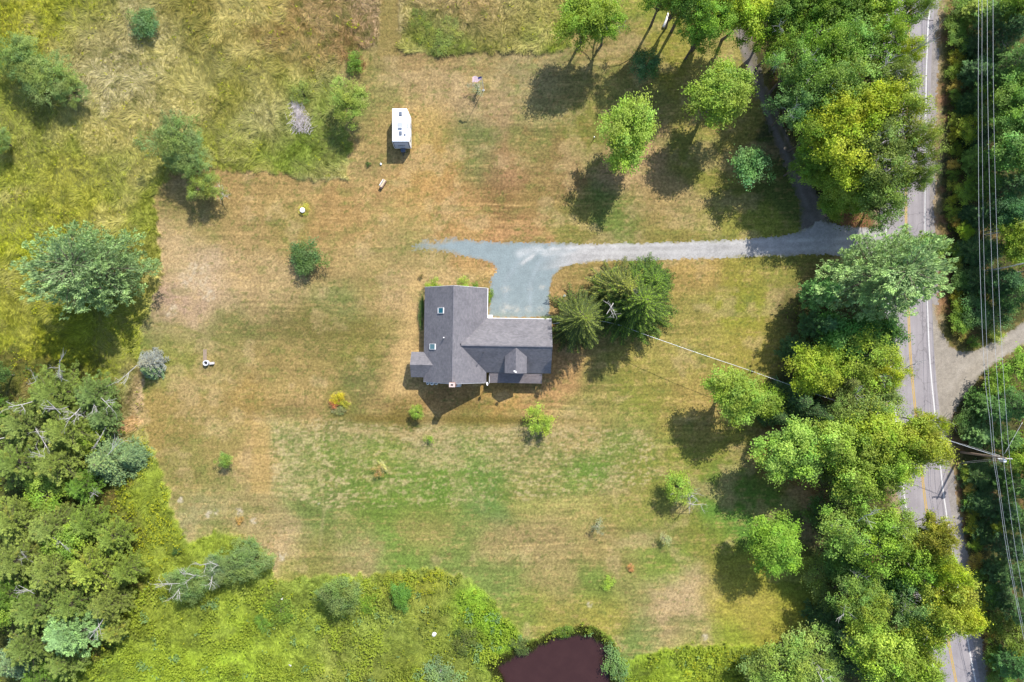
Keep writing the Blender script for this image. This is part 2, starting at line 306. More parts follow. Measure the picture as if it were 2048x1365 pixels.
def ground_color(X, Y, raw=False):
    """linear albedo at photo ground pixel X,Y (arrays)"""
    m1, pd, wd, m3 = masks(X, Y)
    wx = 26 * fbm(X * .018, Y * .018, 3, 21); wy = 20 * fbm(X * .018, Y * .018, 3, 25)
    L = lookup(F_lawn, X + wx * .8, Y + wy * .8)
    # mowing direction: long low contrast streaks, mostly left-right, and mottling
    sy = 5 * fbm(X * .006, Y * .012, 2, 31)
    st = fbm(X * .006, (Y + sy) * .17, 3, 32); st2 = fbm(X * .022, (Y + sy) * .45, 2, 33)
    vertz = blob(X, Y, 840, 300, 70, 120, 8, 0, .6)            # this strip was mown up and down
    stv = fbm((X) * .16, Y * .010, 3, 34)
    st = st * (1 - vertz) + stv * vertz
    mot = fbm(X * .035, Y * .05, 4, 35); mot2 = fbm(X * .11, Y * .13, 3, 36)
    green = np.array(alb(116, 130, 58)); straw = np.array(alb(196, 164, 104)); rust = np.array(alb(176, 120, 72))
    L = mixm(L, green, np.clip(-mot * .9 - st * .3 - .26, 0, .42))
    L = mixm(L, straw, np.clip(mot2 * .6 + st2 * .35 + st * .2 - .14, 0, .42))
    up = (1 - sstep(430, 560, Y)) * sstep(640, 760, X) * (1 - sstep(1150, 1260, X))
    L = mixm(L, rust, np.clip(fbm(X * .05, Y * .07, 3, 37) * .9 - .4, 0, .16) * up)
    pm = np.clip(.5 + 1.1 * fbm(X * .012, Y * .012, 3, 44), .1, 1.2); L = L * (1 + .15 * st * pm + .10 * st2 * pm + .11 * (fbm(X * .0018, (Y + 2 * sy) * .26, 3, 48) * (1 - vertz) + vertz * fbm((X) * .26, Y * .002, 3, 49)))[..., None]
    lm = L.mean(-1, keepdims=True); L = (L * .95 + lm * .05) * np.array([1.02, 1.0, 1.0])
    pb = fbm(X * .022, Y * .028, 4, 45); L = mixm(L, alb(198, 172, 124), np.clip(pb * 1.0 - .2, 0, .4)); L = L * (1 + .14 * fbm(X * .05, Y * .06, 4, 46))[..., None]
    # fine speckle: clumps of different grasses
    sp = fbm(X * .33, Y * .33, 2, 38); L = L * (1 + .20 * sp)[..., None]
    deep = np.array(alb(95, 112, 48)); L = mixm(L, deep, np.clip(fbm(X * .19, Y * .21, 2, 39) * 1.6 - .75, 0, .55))
    # coarse stubble below the house, with clods and left straw
    stub = soft(X, Y, [(541,842),(640,838),(800,850),(960,856),(1160,850),(1300,868),(1330,960),(1200,990),(900,1010),(660,1020),(541,985)], 6, 9, 5)
    cl = fbm(X * .07, (Y + 3 * sy) * .30, 4, 40) * .7 + .6 * fbm(X * .2, Y * .22, 2, 47)
    L = mixm(L, alb(198, 180, 130), np.clip(cl * 1.7 - .2, 0, .75) * stub)
    L = mixm(L, alb(96, 120, 52), np.clip(-cl * 1.5 - .15, 0, .6) * stub)
    # named marks: dark mown strip above the stubble, bare stony patches, wheel traces
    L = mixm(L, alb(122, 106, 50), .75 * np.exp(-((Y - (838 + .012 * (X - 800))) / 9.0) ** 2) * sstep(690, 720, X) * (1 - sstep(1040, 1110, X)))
    L = mixm(L, alb(188, 158, 96), .55 * soft(X, Y, [(505,860),(540,850),(540,985),(500,985)], 6, 10, 3))
    chalk = sum(blob(X, Y, a, b, c, None, i) for i, (a, b, c) in enumerate([(390,555,26),(415,590,13),(342,620,13),(420,1030,9),(432,1025,6),(565,1112,10),(478,1025,8),(1410,1275,6),(640,1010,4),(1180,1210,6),(508,1042,6),(360,1000,6)]))
    L = mixm(L, alb(214, 200, 172), np.clip(chalk, 0, 1) * np.clip(.38 + fbm(X * .2, Y * .2, 3, 41), 0, .8))
    for pts, wdt, c, a in (([(838,548),(826,600),(818,660),(806,720),(798,775)], 15, (206,174,116), .85), ([(355,500),(400,560),(380,620)], 55, (202,174,128), .55), ([(600,655),(740,650)], 34, (128,118,60), .4), ([(520,665),(700,668)], 14, (116,108,56), .35), ([(700,900),(1000,985),(760,1000)], 40, (112,140,52), .4), ([(1150,960),(1250,890)], 26, (112,142,52), .4), ([(310,648),(360,655),(420,676),(470,690)], 4, (120,125,58), .5),
                           ([(370,740),(385,765),(420,775),(470,780)], 3, (190,165,105), .5), ([(775,-50),(778,60),(772,110)], 3, (176,150,96), .5), ([(787,-50),(786,80),(782,130)], 3, (176,150,96), .4),
                           ([(690,560),(692,590)], 6, (122,136,62), .3), ([(570,960),(640,950),(648,1020),(640,1090)], 4, (178,165,112), .45), ([(905,838),(1160,842)], 5, (122,110,52), .4),
                           ([(690,860),(780,868),(880,872)], 7, (196,170,120), .5), ([(890,868),(1000,862),(1150,862)], 8, (196,170,120), .45), ([(940,612),(982,636)], 2, (190,175,130), .3)):
        L = mixm(L, alb(*c), a * np.exp(-(pline(X, Y, pts) / wdt) ** 2) * np.clip(.8 + .6 * fbm(X * .1, Y * .1, 2, 42), 0, 1.3))
    for cx, cy, r in ((605,424,13),(412,735,22),(680,805,20),(710,130,24)):                # rings mown round obstacles
        rr = np.hypot(X - cx, (Y - cy)); L = mixm(L, alb(186, 166, 100), .5 * np.exp(-((rr - r) / 3.0) ** 2)); L = mixm(L, alb(128, 126, 60), .35 * np.exp(-((rr - r - 9) / 5.0) ** 2))
    # path through the uncut field
    pth = soft(X, Y, [(763,-300),(763,60),(752,112),(800,112),(797,60),(795,-300)], 4, 11, 2)
    L = mixm(L, alb(138, 122, 66), .6 * pth)
    # rough yellow grass
    L = mixm(L, lookup(F_lawn, X, Y) * (1 + .35 * fbm(X * .05, Y * .2, 3, 43))[..., None], m3 * .55)
    # uncut meadow
    G = lookup(F_mead, X + wx, Y + wy)
    sw = fbm(X * .02, Y * .02, 2, 50) * 5; fl = fbm((X * np.cos(sw) + Y * np.sin(sw)) * .05, (-X * np.sin(sw) + Y * np.cos(sw)) * .22, 3, 51)
    G = G * (.86 + .34 * fl)[..., None]; G = mixm(G, alb(86, 92, 36), np.clip(-fbm(X * .07, Y * .07, 3, 52) * 1.3 - .25, 0, .65))
    wz = fbm(X * .012, Y * .012, 3, 53); G = mixm(G, alb(196, 180, 122), np.clip(wz * 1.2 - .15, 0, .5) * (1 - sstep(500, 760, Y)))
    lowg = sstep(820, 960, Y); G = mixm(G, alb(138, 186, 40), .7 * soft(X, Y, [(915,1175),(950,1175),(985,1215),(1025,1270),(1030,1300),(1000,1300),(975,1265),(930,1225)], 12, 58, 10)); G = mixm(G, alb(128, 146, 50), .45 * lowg); G = G * (1 + lowg * .35 * fbm(X * .03, Y * .035, 4, 57))[..., None]; G = G * (np.array([1.42, 1.46, 1.2]) * np.ones(X.shape + (1,)) + sstep(850, 1000, Y)[..., None] * np.array([-.06, -.08, .42])); c = L * (1 - m1[..., None]) + G * m1[..., None]
    # woodland floor
    wf = np.array(alb(84, 84, 44)) * (1 + .5 * fbm(X * .06, Y * .06, 4, 54))[..., None]; wf = mixm(wf, alb(140, 106, 70), np.clip(fbm(X * .04, Y * .04, 3, 55) * 1.4 - .2, 0, .7))
    c = c * (1 - .8 * wd[..., None]) + wf * .8 * wd[..., None]
    # bare sandy scrape at the wood's corner, leaf litter under the driveway trees, verges of the road
    c = mixm(c, alb(212, 172, 122), blob(X, Y, 262, 850, 24, 14, 61, -.5, .3)); c = mixm(c, alb(205, 165, 120), blob(X, Y, 225, 868, 20, 14, 62, 0, .4) * .7)
    c = mixm(c, alb(168, 118, 84), .7 * blob(X, Y, 1715, 440, 45, 22, 63))
    rd = road_dist(X, Y)
    c = mixm(c, alb(186, 164, 132) , .85 * (1 - sstep(58, 74, np.abs(rd) + 6 * fbm(X * .05, Y * .05, 3, 64))))
    ev = sstep(52, 60, rd) * (1 - sstep(80, 96, rd)); c = mixm(c, alb(172, 122, 90), ev * np.clip(.1 + 1.1 * fbm(X * .03, Y * .05, 4, 65), 0, .6))
    c = mixm(c, alb(128, 118, 66), ev * np.clip(.1 + fbm(X * .12, Y * .08, 3, 66), 0, .6))
    # pond margin and bed
    mg = sstep(-26, -4, pd); c = mixm(c, alb(92, 98, 40), mg * .5); c = mixm(c, alb(60, 44, 40), sstep(-3, 2, pd))
    g = c @ np.array([.3, .6, .1]); c = g[..., None] * .0 + c
    return np.clip(c, .008, .8), m1, pd, wd, m3

ROADC = [(1905,-1900),(1868,-900),(1840,-300),(1822,0),(1819,37),(1817,73),(1814,168),(1812.6,293),(1812,403),(1812.2,470),(1814,560),(1816.5,614),(1820,697),(1825,763),(1829.5,809),(1838,890),
         (1847,975),(1853,1020),(1872,1140),(1896,1277),(1911,1358),(1960,1600),(2040,1950),(2300,2900)]
RC = catmull(ROADC, 10)
def road_dist(X, Y):
    """signed px distance east of the centre line"""
    xc = np.interp(Y, RC[:, 1], RC[:, 0]); return (X - xc) * .985

def relief(X, Y, m1, pd, wd, m3):
    """height of the sheet (m)"""
    t = .26 + .16 * fbm(X * .045, Y * .045, 3, 70) + .12 * fbm(X * .16, Y * .16, 3, 71)
    z = m1 * np.clip(t, 0, .6) + wd * (1 - m1) * np.clip(.12 * fbm(X * .03, Y * .03, 3, 72), 0, .3) + m3 * np.clip(.06 + .08 * fbm(X * .1, Y * .1, 2, 73), 0, .2)
    z = z * (1 - sstep(-30, -8, pd)) - 1.4 * sstep(-4, 22, pd)
    rd = np.abs(road_dist(X, Y)); z = z * sstep(60, 100, rd)
    dd = np.minimum.reduce([pline(X, Y, DRIVE), pline(X, Y, LANE), pline(X, Y, SIDE)]); z = z * sstep(30, 60, dd)
    return z
DRIVE = [(820,495),(1000,500),(1200,505),(1450,497),(1650,490),(1775,485)]
LANE = [(1455,20),(1487,90),(1530,210),(1585,340),(1630,430),(1650,480)]
SIDE = [(1850,720),(1935,748),(1990,705),(2048,667),(2300,540),(2900,300)]

def grid_coords(lo, hi, st, far):
    a = np.arange(lo, hi + 1e-6, st); e = []; x = hi; d = st
    while x < far: d *= 1.35; x += d; e.append(x)
    e = np.array(e); return np.concatenate([(lo + hi) - e[::-1], a, e])
gx = grid_coords(-88.0, 88.0, .2, 4000); gy = grid_coords(-60.0, 60.0, .2, 4000)
def grid_mesh(name, gx, gy, keep=None, zf=None, colf=None):
    X, Y = np.meshgrid(gx, gy, indexing='ij'); px = X / S + 1024; py = 682.5 - Y / S
    col, *ms = colf(px, py); z = zf(px, py, *ms) if callable(zf) else np.full(X.shape, zf)
    nx, ny = X.shape; idx = np.arange(nx * ny).reshape(nx, ny)
    F = np.stack([idx[:-1, :-1], idx[1:, :-1], idx[1:, 1:], idx[:-1, 1:]], -1).reshape(-1, 4)
    V = np.stack([X, Y, z], -1).reshape(-1, 3); cc = col.reshape(-1, 3)
    if keep is not None:
        k = keep(px, py).reshape(-1); F = F[k[F].all(1)]
        used = np.zeros(len(V), bool); used[F.ravel()] = True; remap = np.cumsum(used) - 1
        V = V[used]; cc = cc[used]; F = remap[F]
    return np_mesh(name, V, F, cc)
ground = tag(link("ground", grid_mesh("ground", gx, gy, None, relief, ground_color), M_ground), kind='structure')

# ------------------------------------------------------------------ sheets laid on the ground
def ribbon(name, pts_px, o0, o1, z, mat, parent=None):
    """strip between offsets o0,o1 (m, + = east/right side going down the photo) along a pixel polyline"""
    p = np.array([P(a, b)[:2] for a, b in pts_px]); d = np.gradient(p, axis=0); d /= np.linalg.norm(d, axis=1)[:, None]
    nrm = np.stack([-d[:, 1], d[:, 0]], 1); a = p + nrm * o0; b = p + nrm * o1; n = len(p)
    V = np.concatenate([np.c_[a, np.full(n, z)], np.c_[b, np.full(n, z)]]); i = np.arange(n - 1)
    F = np.stack([i, i + 1, n + i + 1, n + i], 1)
    if nrm[0] @ np.array([1, 0]) > 0 and o1 > o0: F = F[:, ::-1] if False else F
    me = np_mesh(name, V, F); 
    if me.polygons[0].normal.z < 0: me.flip_normals()
    return link(name, me, mat, parent)
# asphalt
M_road, t, b, o = new_mat("asphalt"); v = coords(t)
ca = ramp(t, noise(t, .35, 4, v), [(.3, alb(170, 163, 166)), (.7, alb(186, 179, 181))])
ca = mixc(t, 'MULTIPLY', ca, ramp(t, noise(t, 14, 4, v), [(.3, .86), (.7, 1.12)]))
vs = coords(t, (1, .035, 1)); ca = mixc(t, 'MULTIPLY', ca, ramp(t, noise(t, 1.6, 3, vs), [(.35, .93), (.65, 1.06)]))
vo = N(t, "ShaderNodeTexVoronoi", feature='DISTANCE_TO_EDGE'); vo.inputs['Scale'].default_value = .13
wv = N(t, "ShaderNodeMapping"); t.links.new(v, wv.inputs[0]); wv.inputs['Scale'].default_value = (.55, 1, 1)
nn = N(t, "ShaderNodeTexNoise"); nn.inputs['Scale'].default_value = .8; t.links.new(v, nn.inputs['Vector'])
vadd = N(t, "ShaderNodeVectorMath", operation='ADD'); t.links.new(wv.outputs[0], vadd.inputs[0]); t.links.new(nn.outputs['Color'], vadd.inputs[1]); t.links.new(vadd.outputs[0], vo.inputs['Vector'])
ca = mixc(t, 'MULTIPLY', ca, ramp(t, vo.outputs['Distance'], [(.002, .72), (.006, 1.0)]))
t.links.new(ca, b.inputs['Base Color']); b.inputs['Roughness'].default_value = .85; b.inputs['Specular IOR Level'].default_value = .3
bp = N(t, "ShaderNodeBump"); bp.inputs['Strength'].default_value = .3; bp.inputs['Distance'].default_value = .01; t.links.new(noise(t, 40, 3, v), bp.inputs['Height']); t.links.new(bp.outputs[0], b.inputs['Normal'])
def paint(name, col):
    m, t, b, o = new_mat(name); v = coords(t)
    c = ramp(t, noise(t, 3, 6, v, .75), [(.30, tuple(x * .55 for x in col)), (.47, col)])
    t.links.new(c, b.inputs['Base Color']); b.inputs['Roughness'].default_value = .7; return m
M_white = paint("white_line_paint", alb(243, 240, 238)); M_yellow = paint("yellow_line_paint", alb(222, 182, 84))
road = tag(ribbon("road", RC, -3.95, 3.85, .012, M_road), kind='structure')
tag(ribbon("white_edge_line", RC, -3.32, -3.12, .016, M_white), kind='structure')
tag(ribbon("white_edge_line", RC, 2.97, 3.18, .016, M_white), kind='structure')
tag(ribbon("yellow_centre_line", RC, -.19, -.05, .016, M_yellow), kind='structure')
tag(ribbon("yellow_centre_line", RC, .05, .19, .016, M_yellow), kind='structure')

def gravel_col(base, tracks=(), pale=(), s=80, blue=None):
    def f(X, Y):
        c = np.array(alb(*base)) * np.ones(X.shape + (1,)); c = c * (1 + .10 * fbm(X * .03, Y * .04, 3, s) + .14 * fbm(X * .3, Y * .3, 2, s + 1))[..., None]
        if blue is not None: c = mixm(c, np.array(alb(*blue)), blue_mask(X, Y) * .95)
        for pts, wd, col, a in tracks:
            c = mixm(c, alb(*col), a * np.exp(-(pline(X, Y, pts) / wd) ** 2) * np.clip(.75 + .9 * fbm(X * .06, Y * .06, 3, s + 2), 0, 1.2))
        for cx, cy, r in pale:
            c = mixm(c, alb(214, 208, 194), .62 * blob(X, Y, cx, cy, r * 1.1, r * .9, s + 3, 0, 1.0) * np.clip(.6 + fbm(X * .3, Y * .3, 2, s + 7), 0, 1))
        return (c * (1 + .07 * fbm(X * .12, Y * .12, 2, s + 4))[..., None],)
    return f
def blue_mask(X, Y): return np.maximum(1 - sstep(1080, 1170, X + .5 * (Y - 500)), sstep(525, 545, Y))
DRV = [(818,502),(822,486),(850,478),(900,475),(950,479),(1000,483),(1080,485),(1200,486),(1320,484),(1450,479),(1560,471),(1600,462),(1640,440),(1700,452),(1778,455),(1780,525),(1740,518),(1650,512),(1560,514),(1450,519),(1330,522),(1200,526),(1150,530),(1118,541),(1103,562),(1100,600),
       (1103,637),(976,637),(980,560),(990,540),(985,528),(950,520),(900,510),(850,505)]
drv_col = gravel_col((194,191,188), tracks=[([(1090,500),(1200,493),(1450,487),(1700,478)], 4, (222,219,215), .75), ([(1040,530),(1070,510),(1150,507),(1450,503),(1700,495)], 4, (222,219,215), .7),
          ([(1010,640),(1012,560),(1040,520)], 5, (174,184,188), .4), ([(1062,640),(1060,570),(1080,520),(1150,500)], 4, (178,188,192), .4), ([(1040,508),(1070,498),(1100,502)], 9, (220,220,218), .5),
          ([(1250,500),(1500,497)], 12, (176,172,168), .3), ([(995,630),(1100,630)], 6, (140,150,130), .4)],
          pale=[(1012,580,7),(1012,618,8),(1032,620,8),(1056,618,6),(1080,620,5),(1085,575,5),(1060,577,4)], s=80, blue=(152,167,169))
def keep_drv(X, Y):
    d = sdf(X, Y, DRV); rag = 3 + 9 * (1 - sstep(840, 990, X)); return (d + rag * .7 * fbm(X * .06, Y * .06, 3, 90) + 2 * fbm(X * .5, Y * .5, 2, 94) + (4 + 10 * (1 - sstep(850, 960, X))) * (rng.random(X.shape) - .42)) > 0
def fade(colf, poly, wfun):
    def f(X, Y):
        c = colf(X, Y)[0]; g = ground_color(X, Y)[0]; d = sdf(X, Y, poly) + 5 * fbm(X * .12, Y * .12, 3, 97); w_ = wfun(X, Y)
        return (mixm(c, g, np.clip((1 - sstep(-2, w_, d)) * (.75 + .5 * fbm(X * .4, Y * .4, 2, 98)), 0, 1)),)
    return f
drv_fade = fade(drv_col, DRV, lambda X, Y: 7 + 20 * (1 - sstep(830, 960, X)))
driveway = tag(link("driveway", grid_mesh("driveway", np.arange(-17, 61, .16), np.arange(2, 21, .16), keep_drv, .008, drv_fade), M_gravel), kind='structure')
LN = [(1450,-60),(1462,60),(1482,120),(1520,220),(1565,330),(1600,420),(1595,470),(1672,470),(1655,420),(1610,340),(1565,240),(1535,170),(1510,100),(1500,40),(1500,-60)]
lane_col = gravel_col((132,124,116), tracks=[([(1470,-60),(1474,60),(1495,120),(1535,230),(1590,350),(1625,440)], 5, (160,152,144), .5), ([(1490,-60),(1492,60),(1515,120),(1555,225),(1607,345),(1645,440)], 5, (160,152,144), .5), ([(1480,0),(1503,110),(1545,228),(1598,348)], 4, (110,108,66), .6)], s=95)
def keep_ln(X, Y): return (sdf(X, Y, LN) + 5 * fbm(X * .09, Y * .09, 3, 91) + 5 * (rng.random(X.shape) - .5)) > 0
tag(link("lane", grid_mesh("lane", np.arange(33, 54, .18), np.arange(16, 60, .18), keep_ln, .004, fade(lane_col, LN, lambda X, Y: 12.0)), M_gravel), kind='structure')
SD = [(1850,600),(1868,611),(1880,655),(1900,690),(1925,703),(1961,697),(2008,667),(2048,644),(2200,570),(2700,330),(2700,390),(2200,620),(2048,690),(2014,713),(1968,746),(1932,789),(1912,825),(1896,850),(1870,850),(1850,850)]
sd_col = gravel_col((176,166,152), tracks=[([(1885,800),(1920,740),(1980,700),(2048,660)], 6, (200,190,176), .5), ([(1895,850),(1925,770),(1985,722),(2048,678)], 5, (196,186,172), .5)], s=100)
def keep_sd(X, Y): return ((sdf(X, Y, SD) + 3 * fbm(X * .1, Y * .1, 3, 92) + 2.5 * (rng.random(X.shape) - .4)) > 0) & (road_dist(X, Y) > 44)
tag(link("side_road", grid_mesh("side_road", np.arange(64, 120, .2), np.arange(-15, 18, .2), keep_sd, .008, fade(sd_col, SD, lambda X, Y: 6.0)), M_gravel), kind='structure')
sh_col = gravel_col((172,164,158), s=105)
def keep_sh(X, Y):
    d = road_dist(X, Y); n = 6 * fbm(X * .04, Y * .03, 3, 93) + 7 * (rng.random(X.shape) - .5)
    return ((d > 44) & (d < 60 + n + 10 * (1 - sstep(980, 1400, Y)) * 0 + 8 * sstep(900, 1100, Y)) & ~((Y > 612) & (Y < 842))) | ((d < -45) & (d > -54 + n * .5))
tag(link("road_shoulder", grid_mesh("road_shoulder", np.arange(58, 79, .2), np.arange(-62, 62, .2), keep_sh, .004, sh_col), M_gravel), kind='structure')
# pond
M_water, t, b, o = new_mat("pond_water"); v = coords(t)
t.links.new(ramp(t, noise(t, .4, 3, v), [(.3, (.034, .0155, .0150)), (.7, (.041, .0190, .0180))]), b.inputs['Base Color'])
b.inputs['Roughness'].default_value = .08; b.inputs['IOR'].default_value = 1.33
bp = N(t, "ShaderNodeBump"); bp.inputs['Strength'].default_value = .05; bp.inputs['Distance'].default_value = .02; t.links.new(noise(t, 3, 3, v), bp.inputs['Height']); t.links.new(bp.outputs[0], b.inputs['Normal'])
pw = MB(); pw.prism([P(a, b_)[:2] for a, b_ in [(960,1240),(1260,1240),(1260,1540),(960,1540)]], -.45, -.16)
pond = tag(pw.build("pond_water", M_water), kind='structure')

# ------------------------------------------------------------------ uncut grass, weeds and flowers (nobody could count them)
def facet(c, d, wv, ln, wd, tint, quad=False):
    """triangles/quads: c base (n,3), d direction unit, wv width dir unit, ln, wd (n,), tint (n,3)"""
    n = len(c); ln = ln[:, None]; wd = wd[:, None]
    if quad:
        V = np.stack([c, c + d * ln * .5 + wv * wd * .5, c + d * ln, c + d * ln * .5 - wv * wd * .5], 1); k = 4
    else:
        V = np.stack([c - wv * wd * .5, c + wv * wd * .5, c + d * ln], 1); k = 3
    return V.reshape(-1, 3), np.arange(n * k).reshape(n, k), np.repeat(tint, k, 0)
def unit(a): return a / (np.linalg.norm(a, axis=-1, keepdims=True) + 1e-9)
def scatter(n, x0, x1, y0, y1, dens):
    X = rng.uniform(x0, x1, n); Y = rng.uniform(y0, y1, n); k = rng.random(n) < dens(X, Y); return X[k], Y[k]
def m_meadow(X, Y):
    m1, pd, wd, m3 = masks(X, Y); return m1 * (pd < -4) * (1 - .7 * wd)
X, Y = scatter(620000, -60, 1700, -60, 1430, m_meadow)
col, m1, pd, wd, m3 = ground_color(X, Y); col = col * np.array([1.12, 1.16, 1.02]); z0 = relief(X, Y, m1, pd, wd, m3)
n = len(X); ang = 5.5 * fbm(X * .012, Y * .012, 3, 120) + 1.0 + .9 * fbm(X * .05, Y * .05, 2, 121) + rng.normal(0, .22, n)
el = np.radians(np.clip(rng.normal(24, 12, n), 4, 70)); d = np.stack([np.cos(ang) * np.cos(el), np.sin(ang) * np.cos(el), np.sin(el)], 1)
wv = np.stack([-np.sin(ang), np.cos(ang), np.zeros(n)], 1)
low = sstep(780, 1000, Y); dry = np.clip(.5 + 1.3 * fbm(X * .02, Y * .02, 3, 122) + .5 * rng.normal(0, .5, n), 0, 1) * (1 - .85 * low)
tint = col * rng.uniform(.72, 1.35, n)[:, None]; tint = mixm(tint, np.array(alb(210, 196, 142)) * 1.15, dry * .36); tint = mixm(tint, alb(110, 126, 36), (rng.random(n) < .2) * .5)
V, F, T = facet(np.c_[P(X, Y)[0], P(X, Y)[1], z0], d, wv, rng.uniform(.4, .95, n) * (1 - .3 * low), rng.uniform(.05, .11, n), tint)
tag(link("meadow_grass", np_mesh("meadow_grass", V, F, T), M_blade), "tall uncut grass lying in swirls over the meadow round the lawn", "grass", kind='stuff')
# leafy weeds along the bottom of the photo and round the pond
def m_weed(X, Y):
    m1, pd, wd, m3 = masks(X, Y); a = fbm(X * .035, Y * .035, 3, 130) + .35 * fbm(X * .15, Y * .15, 2, 131)
    return m1 * (pd < -3) * sstep(.25, .75, a + .35) * sstep(1150, 1260, Y + .12 * X) * (1 - .8 * blob(X, Y, 860, 1270, 90, 60, 7))
X, Y = scatter(42000, 150, 1700, 1100, 1420, m_weed); n0 = len(X); rep = 3
X = np.repeat(X, rep) + rng.normal(0, 2.0, n0 * rep); Y = np.repeat(Y, rep) + rng.normal(0, 2.0, n0 * rep); n = len(X)
col, m1, pd, wd, m3 = ground_color(X, Y); ang = rng.uniform(0, 6.28, n); el = np.radians(rng.uniform(0, 35, n))
d = np.stack([np.cos(ang) * np.cos(el), np.sin(ang) * np.cos(el), np.sin(el)], 1); wv = np.stack([-np.sin(ang), np.cos(ang), rng.normal(0, .3, n)], 1)
pk = fbm(X * .02, Y * .02, 2, 132); tint = col * rng.uniform(.6, 1.3, n)[:, None]; tint = mixm(tint, np.array(alb(172, 190, 62)) * 1.15, np.clip(.5 + .8 * pk, .1, .9)); tint = mixm(tint, alb(140, 180, 120), (fbm(X * .05, Y * .05, 2, 133) > .62) * .7)
V, F, T = facet(np.c_[P(X, Y)[0], P(X, Y)[1], rng.uniform(.35, .95, n)], d, unit(wv), rng.uniform(.22, .44, n), rng.uniform(.16, .28, n), tint, True)
tag(link("leafy_weeds", np_mesh("leafy_weeds", V, F, T), M_blade), "yellow green leafy weeds covering the damp ground left of the pond", "weeds", kind='stuff')
# goldenrod in flower
def m_gold(X, Y):
    m1, pd, wd, m3 = masks(X, Y); a = fbm(X * .03, Y * .03, 3, 140) + .5 * fbm(X * .12, Y * .12, 2, 141)
    reg = blob(X, Y, 300, 1000, 70, 130, 1, 0, .4) + .9 * blob(X, Y, 890, 1165, 70, 26, 2) + .9 * blob(X, Y, 1480, 1335, 110, 36, 3) + .5 * blob(X, Y, 95, 660, 70, 90, 4) + .8 * blob(X, Y, 575, 1190, 22, 8, 5) + .35 * blob(X, Y, 60, 440, 110, 90, 6) + .3 * blob(X, Y, 80, 40, 140, 60, 7) + .6 * blob(X, Y, 708, 60, 10, 26, 8) + .4 * blob(X, Y, 250, 130, 16, 10, 9) + .05
    return m1 * np.clip(reg, 0, 1) * sstep(.0, .5, a + .15) * (pd < -8)
X, Y = scatter(110000, -20, 1700, -20, 1400, m_gold); n0 = len(X)
X = np.repeat(X, 4) + rng.normal(0, 1.5, n0 * 4); Y = np.repeat(Y, 4) + rng.normal(0, 1.2, n0 * 4); n = len(X)
ang = rng.uniform(0, 6.28, n); el = np.radians(rng.uniform(-20, 50, n)); d = np.stack([np.cos(ang) * np.cos(el), np.sin(ang) * np.cos(el), np.sin(el)], 1); wv = np.stack([-np.sin(ang), np.cos(ang), rng.normal(0, .4, n)], 1)
tint = np.array(alb(212, 214, 56)) * rng.uniform(.7, 1.15, n)[:, None]; tint = mixm(tint, alb(150, 165, 45), (rng.random(n) < .4) * 1.0)
V, F, T = facet(np.c_[P(X, Y)[0], P(X, Y)[1], rng.uniform(.6, 1.05, n)], d, unit(wv), rng.uniform(.16, .30, n), rng.uniform(.12, .20, n), tint, True)
tag(link("goldenrod", np_mesh("goldenrod", V, F, T), M_blade), "yellow goldenrod flowers scattered through the meadow and pond bank", "flowers", kind='stuff')
# sedge leaning over the pond margin
def m_sedge(X, Y):
    pd = sdf(X, Y, POND) + 5 * fbm(X * .08, Y * .08, 3, 5); return ((pd > -12) & (pd < 3)) * 1.0
X, Y = scatter(90000, 960, 1260, 1230, 1420, m_sedge); n = len(X); ang = rng.uniform(0, 6.28, n); el = np.radians(rng.uniform(25, 70, n))
d = np.stack([np.cos(ang) * np.cos(el), np.sin(ang) * np.cos(el), np.sin(el)], 1); wv = np.stack([-np.sin(ang), np.cos(ang), np.zeros(n)], 1)
tint = np.array(alb(84, 96, 36)) * rng.uniform(.5, 1.3, n)[:, None]; tint = mixm(tint, alb(84, 70, 50), (rng.random(n) < .35) * .8)
V, F, T = facet(np.c_[P(X, Y)[0], P(X, Y)[1], np.full(n, -.15)], d, wv, rng.uniform(.4, .9, n), rng.uniform(.04, .09, n), tint)
tag(link("pond_sedge", np_mesh("pond_sedge", V, F, T), M_blade), "dark sedge fringe growing round the edge of the brown pond", "sedge", kind='stuff')
# undergrowth on the woodland floor and along the far verge
def m_under(X, Y):
    m1, pd, wd, m3 = masks(X, Y); rd = road_dist(X, Y); sd_ = pline(X, Y, SIDE)
    ok = (np.abs(rd) > 78) & (sd_ > 38) & (pline(X, Y, LANE) > 24) & (pline(X, Y, DRIVE) > 28)
    return wd * ok * np.clip(.45 + 1.2 * fbm(X * .03, Y * .03, 3, 150), 0, 1)
X, Y = scatter(150000, -40, 2140, -60, 1430, m_under); n0 = len(X); X = np.repeat(X, 2) + rng.normal(0, 2, n0 * 2); Y = np.repeat(Y, 2) + rng.normal(0, 2, n0 * 2); n = len(X)
ang = rng.uniform(0, 6.28, n); el = np.radians(rng.uniform(-10, 45, n)); d = np.stack([np.cos(ang) * np.cos(el), np.sin(ang) * np.cos(el), np.sin(el)], 1); wv = np.stack([-np.sin(ang), np.cos(ang), rng.normal(0, .4, n)], 1)
gsel = sstep(-.3, .4, fbm(X * .02, Y * .02, 2, 151))[:, None]
tint = (np.array(alb(135, 160, 50)) * (1 - gsel) + np.array(alb(88, 122, 52)) * gsel) * rng.uniform(.6, 1.3, n)[:, None]
zt = rng.uniform(.1, 1.3, n) * np.clip(.6 + fbm(X * .05, Y * .05, 2, 152), .2, 1.4)
V, F, T = facet(np.c_[P(X, Y)[0], P(X, Y)[1], zt], d, unit(wv), rng.uniform(.2, .4, n), rng.uniform(.12, .24, n), tint, True)
tag(link("undergrowth", np_mesh("undergrowth", V, F, T), M_blade), "low leafy undergrowth on the shaded woodland floor", "undergrowth", kind='stuff')
